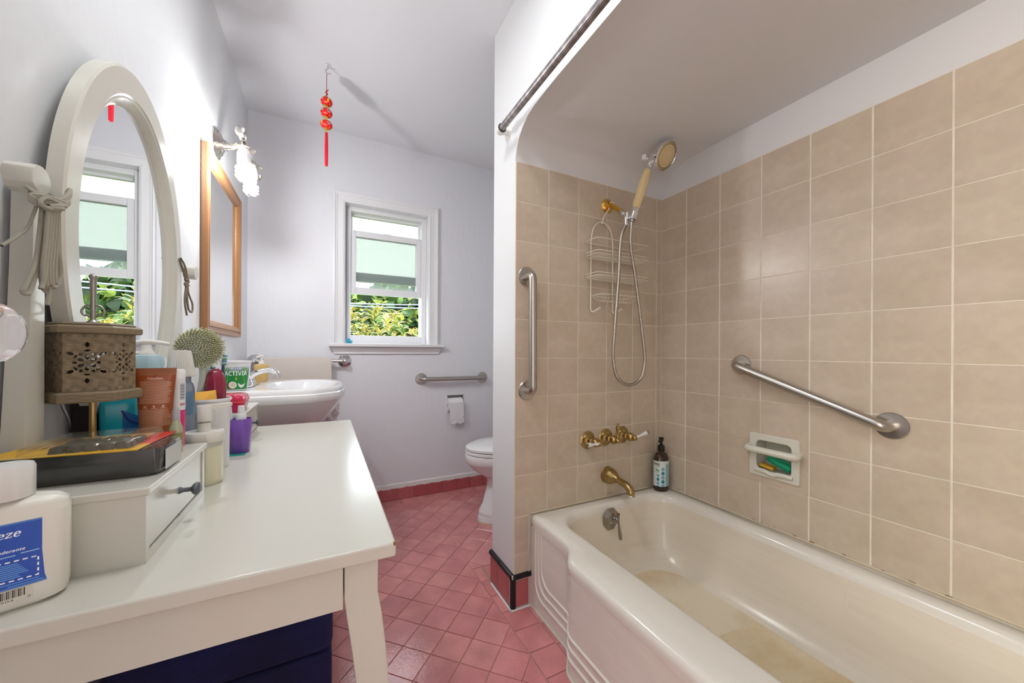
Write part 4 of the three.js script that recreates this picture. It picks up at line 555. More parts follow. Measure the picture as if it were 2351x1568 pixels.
// ---------------------------------------------------------------- toilet
{
  const t = thing('toilet', 'white toilet with closed lid in the nook behind the partition', 'toilet', [0, 0, -2.03]);
  const ring = (y, front, back, b, n = 48) => { const a = (back - front) / 2, cx = (front + back) / 2, out = []; for (let i = 0; i < n; i++) { const th = i / n * 2 * PI; out.push(V(cx + a * Math.cos(th), y, b * Math.sin(th) * (1 + 0.12 * Math.cos(th) * (1)))); } return out; };
  part('pedestal', crease(loft([ring(0, 0.815, 1.36, 0.135), ring(0.03, 0.813, 1.36, 0.137), ring(0.042, 0.82, 1.36, 0.131), ring(0.05, 0.817, 1.36, 0.133), ring(0.066, 0.822, 1.36, 0.13), ring(0.076, 0.829, 1.36, 0.124), ring(0.09, 0.834, 1.36, 0.12), ring(0.1, 0.842, 1.35, 0.112), ring(0.2, 0.868, 1.32, 0.1), ring(0.245, 0.872, 1.31, 0.1), ring(0.258, 0.862, 1.3, 0.108)], true, false, true), 0.8), M.porcelain, t);
  part('bowl', crease(loft([ring(0.255, 0.862, 1.28, 0.105), ring(0.27, 0.842, 1.27, 0.12), ring(0.305, 0.79, 1.26, 0.15), ring(0.34, 0.758, 1.25, 0.172), ring(0.352, 0.746, 1.25, 0.18), ring(0.36, 0.739, 1.25, 0.185), ring(0.4, 0.734, 1.25, 0.188), ring(0.408, 0.738, 1.25, 0.186), ring(0.409, 0.8, 1.2, 0.13)], true, true, true), 0.8), M.porcelain, t);
  part('seat', crease(loft([ring(0.41, 0.742, 1.21, 0.182), ring(0.412, 0.737, 1.21, 0.187), ring(0.424, 0.737, 1.21, 0.187), ring(0.427, 0.743, 1.21, 0.182)], true, true, true), 0.9), M.seatPlastic, t);
  part('lid', crease(loft([ring(0.431, 0.747, 1.21, 0.179), ring(0.433, 0.739, 1.21, 0.186), ring(0.446, 0.739, 1.21, 0.186), ring(0.452, 0.752, 1.2, 0.175), ring(0.456, 0.85, 1.15, 0.11)], true, true, true), 0.9), M.seatPlastic, t);
  part('tank', rb(1.23, 0.40, -0.23, 1.455, 0.74, 0.23, 0.02, 4), M.porcelain, t); part('tank_lid', rb(1.22, 0.742, -0.24, 1.462, 0.775, 0.24, 0.012, 3), M.porcelain, t);
  part('caulk_line', crease(loft([ring(0, 0.809, 1.365, 0.141), ring(0.006, 0.811, 1.365, 0.14), ring(0.008, 0.816, 1.36, 0.136)]), 0.9), S(new THREE.Color().setRGB(0.55, 0.42, 0.27), 0.8), t, 'yellowed caulk round the toilet foot');
}
// ---------------------------------------------------------------- sink
{
  const zc = -2.04, top = 0.85;
  const t = thing('sink', 'white ceramic sink with a moulded rim at the left wall', 'sink', [0, 0, zc]);
  const N = 120, x0 = XL + 0.004, cx = -0.16;
  // outline: straight sides from the wall, cut corners rounding to a gently bowed front
  const out = (() => { const p = []; const pts = [[x0, -0.325], [-0.09, -0.325], [-0.04, -0.315], [0.035, -0.255], [0.06, -0.22], [0.083, -0.12], [0.09, 0], [0.083, 0.12], [0.06, 0.22], [0.035, 0.255], [-0.04, 0.315], [-0.09, 0.325], [x0, 0.325]]; return pts.map(([x, z]) => new THREE.Vector2(x, z)); })();
  const bowl = [...Array(60)].map((_, k) => { const a = k / 60 * 2 * PI; return new THREE.Vector2(-0.105 + 0.145 * Math.cos(a), 0.24 * Math.sin(a)); });
  const ang = [...Array(N)].map((_, k) => k / N * 2 * PI);
  const ringO = (s, y, off = 0) => ang.map((a) => { const r = rayPoly(out, cx, 0, a); let x = cx + Math.cos(a) * (r * s + off), z = Math.sin(a) * (r * s + off); return V(Math.max(x, x0), y, z); });
  const ringB = (s, y) => ang.map((a) => { const r = rayPoly(bowl, cx, 0, a) * s; return V(cx + Math.cos(a) * r, y, Math.sin(a) * r); });
  part('basin', crease(loft([ringO(0.45, top - 0.21), ringO(0.62, top - 0.18), ringO(0.78, top - 0.13), ringO(0.9, top - 0.085), ringO(0.945, top - 0.068), ringO(0.955, top - 0.064), ringO(0.965, top - 0.06), ringO(0.985, top - 0.056), ringO(1.0, top - 0.045), ringO(1.003, top - 0.034), ringO(0.995, top - 0.024), ringO(0.975, top - 0.02), ringO(0.972, top - 0.014), ringO(0.965, top - 0.005), ringO(0.95, top), ringO(0.9, top + 0.001), ringB(1.06, top - 0.002), ringB(1.0, top - 0.012), ringB(0.93, top - 0.05), ringB(0.8, top - 0.1), ringB(0.55, top - 0.13), ringB(0.1, top - 0.14)], true, true, true), 0.55), M.porcelain, t);
  part('pedestal', crease(loft([ringO(0.3, 0), ringO(0.28, 0.05), ringO(0.2, 0.1), ringO(0.19, 0.5), ringO(0.36, top - 0.19)], true, true, true).translate(-0.05, 0, 0), 0.6), M.porcelain, t);
  const f = thing('sink_faucet', 'chrome sink faucet with a curved spout and cross handles', 'faucet', [0, 0, zc]);
  part('spout', varTube([V(-0.315, top, 0), V(-0.312, top + 0.03, 0), V(-0.285, top + 0.055, 0), V(-0.25, top + 0.066, 0), V(-0.222, top + 0.066, 0), V(-0.205, top + 0.055, 0), V(-0.2, top + 0.042, 0)], 50, 18, (s) => s < 0.2 ? 0.024 - 0.05 * s : 0.0135 - 0.002 * s), M.chrome, f);
  part('aerator', cyl(0.0125, 0.0125, 0.012).translate(-0.199, top + 0.032, 0), M.chrome, f);
  part('deck_plate', rb(-0.345, top + 0.0008, -0.12, -0.28, top + 0.008, 0.12, 0.006, 3), M.chrome, f);
  for (const z of [-0.1, 0.1]) { const h = part('handle', lathe([[0, 0], [0.02, 0.002], [0.018, 0.012], [0.010, 0.018], [0.009, 0.035], [0.012, 0.038], [0.011, 0.048], [0, 0.05]]).translate(-0.312, top + 0.004, z), M.chrome, f); for (let k = 0; k < 4; k++) { const a = k * PI / 2 + 0.4; part('handle_arm', aim(lathe([[0, 0], [0.005, 0], [0.004, 0.014], [0.0065, 0.022], [0, 0.026]], 14), V(-0.312, top + 0.042, z), V(Math.cos(a), 0.08, Math.sin(a))), M.chrome, h); } }
}
{ // soap dispenser on the sink
  const t = thing('soap_dispenser', 'square pump dispenser with amber liquid soap on the far corner of the sink', 'dispenser', [-0.288, 0.8515, -2.235], 0.25);
  part('body', (() => { const ring = (w, y) => rring(w, w * 0.75, y, 0.009); return crease(loft([ring(0.05, 0), ring(0.054, 0.004), ring(0.062, 0.07), ring(0.062, 0.082), ring(0.056, 0.087), ring(0.03, 0.09)], true, true, true), 0.7); })(), P(new THREE.Color().setRGB(0.85, 0.6, 0.22), 0.2, { transmission: 0.45, thickness: 0.02, ior: 1.4 }), t);
  part('pump', join(cyl(0.013, 0.012, 0.012).translate(0, 0.09, 0), cyl(0.004, 0.004, 0.03).translate(0, 0.1, 0), lathe([[0, 0], [0.006, 0], [0.011, 0.009], [0.010, 0.012], [0, 0.013]]).translate(0, 0.122, 0), rod(V(0, 0.128, 0), V(-0.022, 0.124, 0.01), 0.004)), M.whitePlastic, t, 'white pump');
}
{ // yoghurt tub reused as a toothbrush cup
  const c = onY(0.851, 541, 895), t = thing('yoghurt_tub', 'white and green yoghurt tub standing on the sink corner', 'tub', [c.x, 0.8518, c.z]);
  const prof = [[0, 0], [0.038, 0], [0.0385, 0.002], [0.0505, 0.108], [0.0535, 0.109], [0.0545, 0.112], [0.0535, 0.1155], [0.0515, 0.1155], [0.050, 0.112], [0.037, 0.006], [0, 0.005]];
  part('cup', lathe(prof, 48), M.pureWhite, t);
  const map = paint(1024, 768, (x) => {
    x.fillStyle = '#e9ecef'; x.fillRect(0, 0, 1024, 768); x.fillStyle = '#10883a'; x.beginPath(); x.moveTo(250, 0); x.lineTo(1024, 0); x.lineTo(1024, 768); x.lineTo(330, 768); x.closePath(); x.fill();
    x.fillStyle = '#9db4c8'; for (let r = 0; r < 22; r++) x.fillRect(20, 30 + r * 26, 170 + (r * 53) % 50, 9);
    x.strokeStyle = '#c9d63a'; x.lineWidth = 9; x.beginPath(); x.moveTo(410, 170); x.quadraticCurveTo(480, 380, 400, 560); x.stroke(); x.beginPath(); x.moveTo(880, 170); x.quadraticCurveTo(800, 380, 890, 560); x.stroke();
    x.fillStyle = '#f4f6f8'; x.beginPath(); x.ellipse(650, 128, 128, 56, 0, 0, 7); x.fill(); x.fillStyle = '#1d4f9e'; x.beginPath(); x.ellipse(650, 128, 118, 47, 0, 0, 7); x.fill(); x.fillStyle = '#fff'; x.font = 'bold 52px sans-serif'; x.textAlign = 'center'; x.fillText('DANONE', 650, 147);
    x.font = 'bold 168px sans-serif'; x.save(); x.translate(650, 338); x.scale(0.86, 1.1); x.fillText('ACTIVIA', 0, 0); x.restore();
    x.fillStyle = '#e0b02c'; x.fillRect(640, 380, 20, 70); x.beginPath(); x.moveTo(615, 440); x.lineTo(685, 440); x.lineTo(650, 480); x.fill();
    x.fillStyle = '#6d3a1c'; x.beginPath(); x.ellipse(530, 640, 130, 120, 0, 0, 7); x.fill(); x.fillStyle = '#efe8d6'; x.beginPath(); x.ellipse(560, 630, 108, 108, 0, 0, 7); x.fill(); x.fillStyle = '#d9cfb4'; x.beginPath(); x.ellipse(575, 625, 66, 66, 0, 0, 7); x.fill(); x.fillStyle = '#f6f2e6'; x.beginPath(); x.moveTo(700, 560); x.quadraticCurveTo(800, 700, 900, 570); x.quadraticCurveTo(880, 730, 780, 720); x.quadraticCurveTo(710, 690, 700, 560); x.fill();
    x.fillStyle = '#0b5f28'; x.fillRect(790, 44, 120, 12);
  });
  part('label', new THREE.CylinderGeometry(0.0497, 0.0390, 0.098, 48, 1, true, -1.55, 3.1).translate(0, 0.053, 0).rotateY(-0.22), S(0xffffff, 0.35, { map }), t, 'green printed label');
}
{ // towel bar and towel
  const t = thing('towel_bar', 'chrome towel bar with round wall mounts under the window', 'towel bar', [0, 0, 0]);
  const y = 0.946, z = ZB + 0.055;
  part('bar', rod(V(-0.362, y, z), V(0.111, y, z), 0.0095, 18), M.nickel, t);
  for (const x of [-0.362, 0.111]) part('mount', join(aim(lathe([[0, 0], [0.038, 0], [0.040, 0.004], [0.036, 0.008], [0.022, 0.012], [0.016, 0.02], [0.016, 0.045], [0.012, 0.052], [0, 0.053]], 40), V(x, y, ZB), V(0, 0, 1)), new THREE.SphereGeometry(0.017, 20, 14).translate(x, y, z)), M.chrome, t);
  const tw = thing('hand_towel', 'beige terry towel folded over the chrome towel bar', 'towel', [0, 0, 0]);
  const rows = []; for (let i = 0; i <= 60; i++) { const s = i / 60 * 0.62 - 0.3, r = []; for (let j = 0; j <= 40; j++) { const x = -0.31 + 0.345 * j / 40, arc = 0.0155; let yy, zz; if (s < -0.022) { yy = y + s + 0.022; zz = z - arc; } else if (s > 0.022) { yy = y - s + 0.022; zz = z + arc; } else { const a = (s / 0.022) * PI / 2; yy = y + arc * Math.cos(a); zz = z + arc * Math.sin(a); } const drop = Math.max(0, Math.abs(s) - 0.03); r.push(V(x, yy, zz + (s > 0 ? 1 : -1) * (0.002 + 0.004 * Math.abs(Math.sin(x * 26)) * Math.min(1, drop * 8)))); } rows.push(r); }
  part('cloth', (() => { const g = loft(rows, false); g.computeVertexNormals(); const n = g.attributes.normal, inner = g.clone(), p = inner.attributes.position; for (let i = 0; i < p.count; i++) p.setXYZ(i, p.getX(i) - n.getX(i) * 0.005, p.getY(i) - n.getY(i) * 0.005, p.getZ(i) - n.getZ(i) * 0.005); return metreUV(crease(join(g, inner), 1.2)); })(), M.towel, tw);
  part('hem', rb(-0.002, 0.66, z + 0.0145, 0.004, y + 0.005, z + 0.0225, 0.002), M.towel, tw);
}
{ // thin plastic bag hanging under the sink
  const rows = []; for (let i = 0; i <= 24; i++) { const s = i / 24, r = []; for (let j = 0; j < 30; j++) { const a = j / 30 * 2 * PI, q = (0.03 + 0.045 * Math.sin(PI * Math.min(1, s * 0.8 + 0.15))) * (1 + 0.16 * Math.sin(a * 5 + s * 9) + 0.1 * Math.sin(a * 9 - s * 14)); r.push(V(0.012 + Math.cos(a) * q * 0.8, 0.725 - s * 0.13, -2.405 + Math.sin(a) * q * 0.8)); } rows.push(r); }
  single('plastic_bag', crease(loft(rows, true, false, true), 0.9), P(0xf3ecee, 0.35, { transmission: 0.45, thickness: 0, side: THREE.DoubleSide }), 'crumpled thin plastic bag hanging under the sink', 'bag');
}
{ // little toy on the sill
  const t = thing('bath_toy', 'tiny blue bath toy with a round eye on the window sill', 'toy', [0.137, 1.0575, ZB + 0.02]);
  part('body', lathe([[0, 0], [0.016, 0], [0.0195, 0.01], [0.0185, 0.022], [0.011, 0.031], [0, 0.034]]), S(0x1f9fc4, 0.35), t);
  part('eye', new THREE.SphereGeometry(0.0075, 16, 12).translate(0.009, 0.018, 0.0135), M.pureWhite, t, 'white eye'); part('pupil', new THREE.SphereGeometry(0.0038, 12, 10).translate(0.011, 0.018, 0.0185), M.black, t, 'black pupil');
}
// ---------------------------------------------------------------- dressing table
const TT = 0.73, BT = 0.83;
{
  const t = thing('dressing_table', 'white painted dressing table with curved legs against the left wall', 'table', [0, 0, 0]);
  const zn = -0.556, zf = -1.63, xr = 0.094, xl = XL + 0.006;
  part('tabletop', rb(xl, TT - 0.021, zf, xr, TT, zn, 0.0035, 3), M.tableWhite, t);
  const yb = 0.642;
  part('apron', bx(xl + 0.02, yb, zn - 0.036, 0.024, TT - 0.021, zn - 0.018), M.tableWhite, t); part('apron', bx(xl + 0.02, yb, zf + 0.018, 0.024, TT - 0.021, zf + 0.036), M.tableWhite, t);
  part('apron', bx(0.05, yb, zf + 0.06, 0.068, TT - 0.021, zn - 0.06), M.tableWhite, t); part('apron', bx(xl + 0.004, yb, zf + 0.06, xl + 0.02, TT - 0.021, zn - 0.06), M.tableWhite, t);
  const leg = (x, z, sx, sz) => { const lv = []; for (let k = 0; k <= 26; k++) { const s = k / 26, y = (TT - 0.0215) * (1 - s), bow = 0.02 * Math.sin(PI * Math.min(1, Math.max(0, (s - 0.08) / 0.6))) - 0.012 * Math.max(0, s - 0.6) * 2 + 0.010 * Math.max(0, s - 0.86) * 6, w = s < 0.1 ? 0.046 : 0.046 + 0.002 * Math.sin(s * 6) - 0.022 * Math.max(0, s - 0.1); lv.push(rring(w, w, 0, 0.003, 3).map((p) => V(x + sx * (bow + (0.046 - w) * -0.5) + p.x, y, z + sz * (bow * 0.5) + p.z))); } return crease(loft(lv, true, true, true), 0.5); };
  for (const [x, z, sx, sz] of [[0.0485, zn - 0.041, 1, 1], [0.0485, zf + 0.041, 1, -1], [xl + 0.027, zn - 0.041, -0.2, 1], [xl + 0.027, zf + 0.041, -0.2, -1]]) part('leg', leg(x, z, sx, sz), M.tableWhite, t);
  part('edge_chip', join(bx(xr - 0.004, TT - 0.004, zn - 0.003, xr + 0.0003, TT + 0.0003, zn + 0.0003)), S(0x8a6a3c, 0.8), t, 'chipped corner showing brown board');
}
function drawerBox(z0, z1, label) {
  const t = thing('drawer_box', label, 'drawer unit', [0, 0, 0], 0, 'small drawer boxes on the dressing table'), xf = -0.208, xb = XL + 0.006;
  part('body', join(bx(xb, TT, z1, xf - 0.01, BT - 0.01, z1 + 0.012), bx(xb, TT, z0 - 0.012, xf - 0.01, BT - 0.01, z0), bx(xb, TT, z1 + 0.012, xb + 0.01, BT - 0.01, z0 - 0.012), bx(xb, TT, z1 + 0.012, xf - 0.01, TT + 0.008, z0 - 0.012), bx(xf - 0.01, TT, z1, xf, BT - 0.01, z1 + 0.011), bx(xf - 0.01, TT, z0 - 0.011, xf, BT - 0.01, z0), bx(xf - 0.01, TT, z1 + 0.011, xf, TT + 0.012, z0 - 0.011)), M.tableWhite, t);
  part('top_board', rb(xb, BT - 0.0105, z1 - 0.003, xf + 0.004, BT, z0 + 0.003, 0.0022), M.tableWhite, t);
  const d = part('drawer', join(rb(xf - 0.012, TT + 0.0145, z1 + 0.0125, xf - 0.002, BT - 0.0125, z0 - 0.0125, 0.0015), bx(xb + 0.015, TT + 0.014, z1 + 0.02, xf - 0.012, TT + 0.05, z0 - 0.02)), M.tableWhite, t);
  part('knob', aim(lathe([[0, 0], [0.0055, 0], [0.005, 0.002], [0.0035, 0.005], [0.0035, 0.015], [0.008, 0.018], [0.0105, 0.0215], [0.0095, 0.025], [0.005, 0.0275], [0, 0.028]]), V(xf - 0.002, (TT + BT) / 2 + 0.002, (z0 + z1) / 2), V(1, 0, 0)), M.knobGrey, d, 'dark grey mushroom knob');
}
drawerBox(-0.645, -0.905, 'white drawer box under the smoky plastic tray'); drawerBox(-1.272, -1.532, 'white drawer box under the pink soap case');
{ // navy stool under the table
  const t = thing('stool', 'dark navy velvet box stool under the dressing table', 'stool', [0, 0, 0]);
  part('body', metreUV(rb(-0.345, 0.02, -1.27, 0.016, 0.36, -0.885, 0.008, 3)), M.navy, t); part('cushion', metreUV(rb(-0.35, 0.361, -1.275, 0.0175, 0.448, -0.88, 0.02, 4)), M.navy, t);
  for (const [x, z] of [[-0.31, -0.92], [-0.02, -0.92], [-0.31, -1.23], [-0.02, -1.23]]) part('foot', cyl(0.015, 0.018, 0.021).translate(x, 0, z), M.black, t);
}
{ // oval swing mirror
  const zc = -1.082, yc = 1.208, X = -0.382, t = thing('oval_mirror', 'white oval swing mirror on two posts at the back of the dressing table', 'mirror', [0, 0, 0]);
  const prof = [[0.263, 0, 0.385], [0.263, 0.019, 0.385], [0.259, 0.022, 0.381], [0.226, 0.022, 0.332], [0.223, 0.0195, 0.328], [0.219, 0.0195, 0.324], [0.215, 0.016, 0.319], [0.212, 0.0135, 0.316], [0.207, 0.0095, 0.311], [0.203, 0.005, 0.307], [0.2, 0, 0.304]];
  const ell = (a, b, x, n = 96) => [...Array(n)].map((_, k) => { const th = -k / n * 2 * PI; return V(X + x, yc + b * Math.sin(th), zc + a * Math.cos(th)); });
  part('frame', crease(loft([...prof.map(([a, x, b]) => ell(a, b, x)), ell(0.263, 0.385, 0)]), 0.45), M.tableWhite, t);
  part('mirror_glass', crease(loft([ell(0.206, 0.31, 0.003), ell(0.206, 0.31, 0.006)], true, true, true), 0.4), M.mirror, t);
  for (const s of [1, -1]) {
    const z = zc + s * 0.293, lv = [[0, 0.05], [0.1, 0.045], [0.25, 0.034], [0.4, 0.026], [0.53, 0.022]].map(([y, w]) => { const zo = z + s * (w / 2 - 0.013); return [V(XL + 0.008, TT + y, zo - w / 2), V(XL + 0.03, TT + y, zo - w / 2), V(XL + 0.03, TT + y, zo + w / 2), V(XL + 0.008, TT + y, zo + w / 2)]; });
    part('post', crease(loft(lv, true, true, true), 0.4), M.tableWhite, t);
    const kn = onX(-0.347, 97, 414), kz = s > 0 ? kn.z : 2 * zc - kn.z;
    part('pivot_knob', aim(lathe([[0, 0], [0.0195, 0], [0.0195, 0.0255], [0.0185, 0.0275], [0, 0.028]], 40), V(XL + 0.027, kn.y, kz), V(1, 0, 0)), M.tableWhite, t);
    part('pivot_pin', rod(V(X + 0.009, kn.y, kz), V(X + 0.009, kn.y, zc + s * 0.262), 0.004), M.oldMetal, t);
  }
}
// ---------------------------------------------------------------- ropes tied to the mirror posts
{
  const w = (a, b) => onX(-0.352, a, b);
  const loop = (...p) => p.map(([a, b, d = 0]) => w(a, b).add(V(0.004 + d, 0, 0)));
  const t = thing('cord_bundle', 'cream cotton cord tied in loops to the mirror post', 'cord', [0, 0, 0]);
  const strand = (pts, r = 0.0023) => part('strand', varTube(pts, 110, 8, (s, i) => r * (1 + 0.1 * (i % 2))), M.rope, t);
  for (let k = 0; k < 3; k++) strand(loop([40, 430 + k * 7, 0.006], [62, 450 + k * 6, 0.02], [96, 440 + k * 6, 0.02], [124, 430 + k * 6, 0.012], [127, 438 + k * 6, 0.008], [100, 452 + k * 5, 0.02], [64, 458 + k * 5, 0.022], [34, 452 + k * 5, 0.014], [30, 442 + k * 5, 0.01], [52, 444 + k * 5, 0.02], [78, 456 + k * 4, 0.024]));
  strand(loop([36, 424, 0.004], [46, 450, 0.018], [76, 470, 0.022], [52, 474, 0.024], [28, 460, 0.02], [40, 446, 0.02], [78, 466, 0.026]));
  strand(loop([62, 466, 0.012], [80, 540, 0.012], [100, 600, 0.012], [101, 636, 0.012], [85, 658, 0.012], [68, 650, 0.012], [58, 620, 0.012], [60, 540, 0.012], [66, 470, 0.012]));
  strand(loop([50, 468, 0.014], [42, 540, 0.014], [32, 600, 0.014], [10, 650, 0.014], [0, 668, 0.014], [14, 672, 0.014], [30, 640, 0.014], [42, 560, 0.014], [54, 470, 0.014]));
  strand(loop([56, 468, 0.016], [52, 540, 0.016], [40, 620, 0.016], [48, 660, 0.016], [60, 672, 0.016], [66, 690, 0.016]));
  strand(loop([60, 468, 0.018], [56, 560, 0.018], [52, 640, 0.018], [56, 670, 0.018], [52, 698, 0.018]), 0.0026);
  strand(loop([58, 468, 0.011], [66, 540, 0.011], [78, 590, 0.011], [64, 612, 0.011], [60, 560, 0.011], [57, 470, 0.011]));
  strand(loop([48, 466, 0.01], [30, 520, 0.008], [10, 540, 0.006], [-20, 562, 0.004]), 0.0018);
  strand(loop([54, 468, 0.02], [46, 560, 0.02], [36, 640, 0.02], [30, 660, 0.02]), 0.0026);
  for (let k = 0; k < 5; k++) strand(loop([46 + k * 4, 468, 0.021 + 0.001 * k], [40 + k * 7, 540, 0.021], [34 + k * 8, 610, 0.02], [36 + k * 8, 650 + 8 * (k % 2), 0.02], [42 + k * 7, 600, 0.016], [48 + k * 4, 530, 0.016], [50 + k * 3, 470, 0.02]));
  strand(loop([44, 464, 0.022], [58, 462, 0.027], [74, 464, 0.024], [72, 472, 0.02], [50, 474, 0.018], [42, 470, 0.02], [58, 468, 0.028], [75, 471, 0.024]), 0.0026);
  const u = (a, b) => onX(-0.362, a, b).add(V(0.004, 0, 0));
  const c = thing('brown_cord', 'thin brown cord tied in a knot on the far mirror post', 'cord', [0, 0, 0]);
  for (const p of [[[408, 594], [414, 612], [422, 628], [426, 650], [424, 680], [429, 712]], [[411, 593], [420, 610], [426, 640], [428, 670], [438, 700], [437, 716], [430, 712], [426, 690], [424, 650]], [[409, 598], [417, 622], [423, 650], [420, 690], [425, 724]], [[420, 642], [428, 642], [429, 648], [420, 650], [421, 655], [430, 655]]]) part('strand', varTube(p.map(([a, b]) => u(a, b)), 60, 7, (s, i) => 0.0024 * (1 + 0.08 * (i % 2))), M.brownRope, c);
}

// ---------------------------------------------------------------- things on the dressing table
const glossy = (c, r = 0.25) => S(new THREE.Color().setRGB(...c), r);
{ // lotion bottle at the table's near end
  const t = thing('lotion_bottle', 'large white lotion bottle with a blue label beside the drawer box', 'bottle', [-0.311, TT, -0.606], 0.38);
  const ring = (w, d, y, r = 0.018) => rring(w, d * 0.86, y, r, 8);
  part('body', crease(loft([ring(0.078, 0.038, 0), ring(0.09, 0.048, 0.004), ring(0.094, 0.051, 0.014), ring(0.095, 0.052, 0.06), ring(0.095, 0.052, 0.1), ring(0.092, 0.05, 0.108), ring(0.08, 0.045, 0.113), ring(0.05, 0.036, 0.117), ring(0.034, 0.032, 0.118)], true, true, true), 0.7), glossy([0.76, 0.74, 0.66], 0.4), t);
  const map = paint(512, 512, (x) => {
    x.fillStyle = '#1650b8'; x.fillRect(0, 0, 512, 512); x.strokeStyle = '#5fa6e6'; x.lineWidth = 5; x.strokeRect(8, 8, 496, 496);
    x.fillStyle = '#fff'; x.font = 'italic bold 74px serif'; x.fillText('breeze', 112, 110); x.font = 'italic bold 31px sans-serif'; x.fillText('Desodorante', 196, 226); x.fillStyle = '#9cc6ee'; x.fillRect(250, 252, 90, 8); x.fillRect(366, 244, 96, 8);
    x.strokeStyle = '#fff'; x.lineWidth = 10; x.setLineDash([26, 18]); x.strokeRect(-20, 300, 476, 150); x.setLineDash([]); x.fillStyle = '#6fb0ea'; for (let r = 0; r < 8; r++) x.fillRect(20, 320 + r * 15, 330 + (r * 71) % 60, 6); x.fillRect(20, 470, 440, 5); x.fillRect(300, 488, 180, 5);
  });
  const lab = new THREE.PlaneGeometry(0.066, 0.07, 12, 1); { const p = lab.attributes.position; for (let i = 0; i < p.count; i++) { const x = p.getX(i); p.setZ(i, 0.0227 - Math.max(0, Math.abs(x + 0.001) - 0.024) ** 2 * 10); } lab.computeVertexNormals(); }
  part('label', lab.translate(-0.001, 0.06, 0), S(0xffffff, 0.35, { map }), t, 'blue printed label');
  const bars = paint(256, 96, (x) => { x.fillStyle = '#d8d4c4'; x.fillRect(0, 0, 256, 96); x.fillStyle = '#222'; let p = 4; for (let k = 0; k < 46; k++) { const w = 1 + (k * 7) % 4; x.fillRect(p, 0, w, 66); p += w + 1 + (k * 5) % 4; } x.font = '26px monospace'; x.fillText('33905 91504', 20, 92); x.fillText('2', 236, 92); });
  part('barcode', new THREE.PlaneGeometry(0.048, 0.012).translate(-0.003, 0.0175, 0.0227), S(0xffffff, 0.5, { map: bars }), t);
  part('cap', lathe([[0, 0.118], [0.0215, 0.118], [0.022, 0.12], [0.022, 0.15], [0.0205, 0.1535], [0, 0.1545]], 40), glossy([0.74, 0.74, 0.7], 0.45), t, 'white screw cap');
}
{ // smoky tray and the opened blister pack on it
  const t = thing('smoky_tray', 'smoky grey glossy plastic case on the drawer box', 'case', [-0.2975, BT, -0.7425]);
  const ring = (w, d, y) => rring(w, d, y, 0.012);
  part('shell', crease(loft([ring(0.166, 0.082, 0.001), ring(0.171, 0.086, 0.004), ring(0.176, 0.09, 0.036), ring(0.175, 0.089, 0.039), ring(0.16, 0.075, 0.0395)], true, true, true), 0.7), P(new THREE.Color().setRGB(0.05, 0.05, 0.048), 0.09, { clearcoat: 0.5 }), t);
  part('sticker', rb(0.0885, 0.004, -0.036, 0.0892, 0.034, 0.03, 0.0003), glossy([0.5, 0.5, 0.47], 0.35), t, 'pale sticker on the case end');
  const y = BT + 0.0402, pk = thing('blister_pack', 'opened clear blister pack on a yellow and red printed card', 'package', [0, 0, 0]);
  const card = paint(512, 512, (x) => { x.fillStyle = '#d9a81c'; x.fillRect(0, 0, 512, 512); x.fillStyle = '#d23324'; x.beginPath(); x.moveTo(0, 380); x.lineTo(80, 512); x.lineTo(0, 512); x.fill(); x.fillRect(430, 0, 82, 360); x.fillStyle = '#6f9a6a'; x.fillRect(380, 200, 60, 200); x.fillStyle = '#f0c62c'; x.fillRect(110, 330, 140, 110); x.fillStyle = '#7a6a3c'; for (let k = 0; k < 9; k++) x.fillRect(40 + k * 36, 40, 16, 250); x.fillStyle = '#c9b27a'; x.fillRect(0, 470, 300, 20); });
  const c0 = [[-0.386, -0.698], [-0.232, -0.69], [-0.226, -0.82], [-0.372, -0.822]];
  const cs = ext(shape(c0.map(([x, z]) => [x, -z])), 0.0012); { const p = cs.attributes.position, uv = []; for (let i = 0; i < p.count; i++) uv.push((p.getX(i) + 0.386) / 0.16, (p.getY(i) - 0.69) / 0.132); cs.setAttribute('uv', new THREE.Float32BufferAttribute(uv, 2)); }
  part('card', cs.rotateX(-PI / 2).translate(0, y, 0), S(0xffffff, 0.4, { map: card }), pk, 'yellow and red printed card');
  const bl = P(0xf4efe0, 0.06, { transmission: 0.92, thickness: 0, ior: 1.45 });
  const dome = (x0, z0, x1, z1, h) => { const r = (i, yy) => rring(x1 - x0 - i, z1 - z0 - i, yy, 0.003, 3).map((p) => p.add(V((x0 + x1) / 2, 0, (z0 + z1) / 2))); return crease(loft([r(0, y + 0.0014), r(0.003, y + h), r(0.006, y + h + 0.001)], true, false, true), 0.5); };
  part('blister', join(dome(-0.352, -0.815, -0.24, -0.703, 0.011)), bl, pk, 'clear plastic blister');
  for (let k = 0; k < 5; k++) for (let r = 0; r < 2; r++) part('blister_cell', dome(-0.325 + k * 0.0165, -0.765 + r * 0.033, -0.3105 + k * 0.0165, -0.737 + r * 0.033, 0.0085), P(0x4d4d48, 0.15, { transmission: 0.35, thickness: 0 }), pk);
}
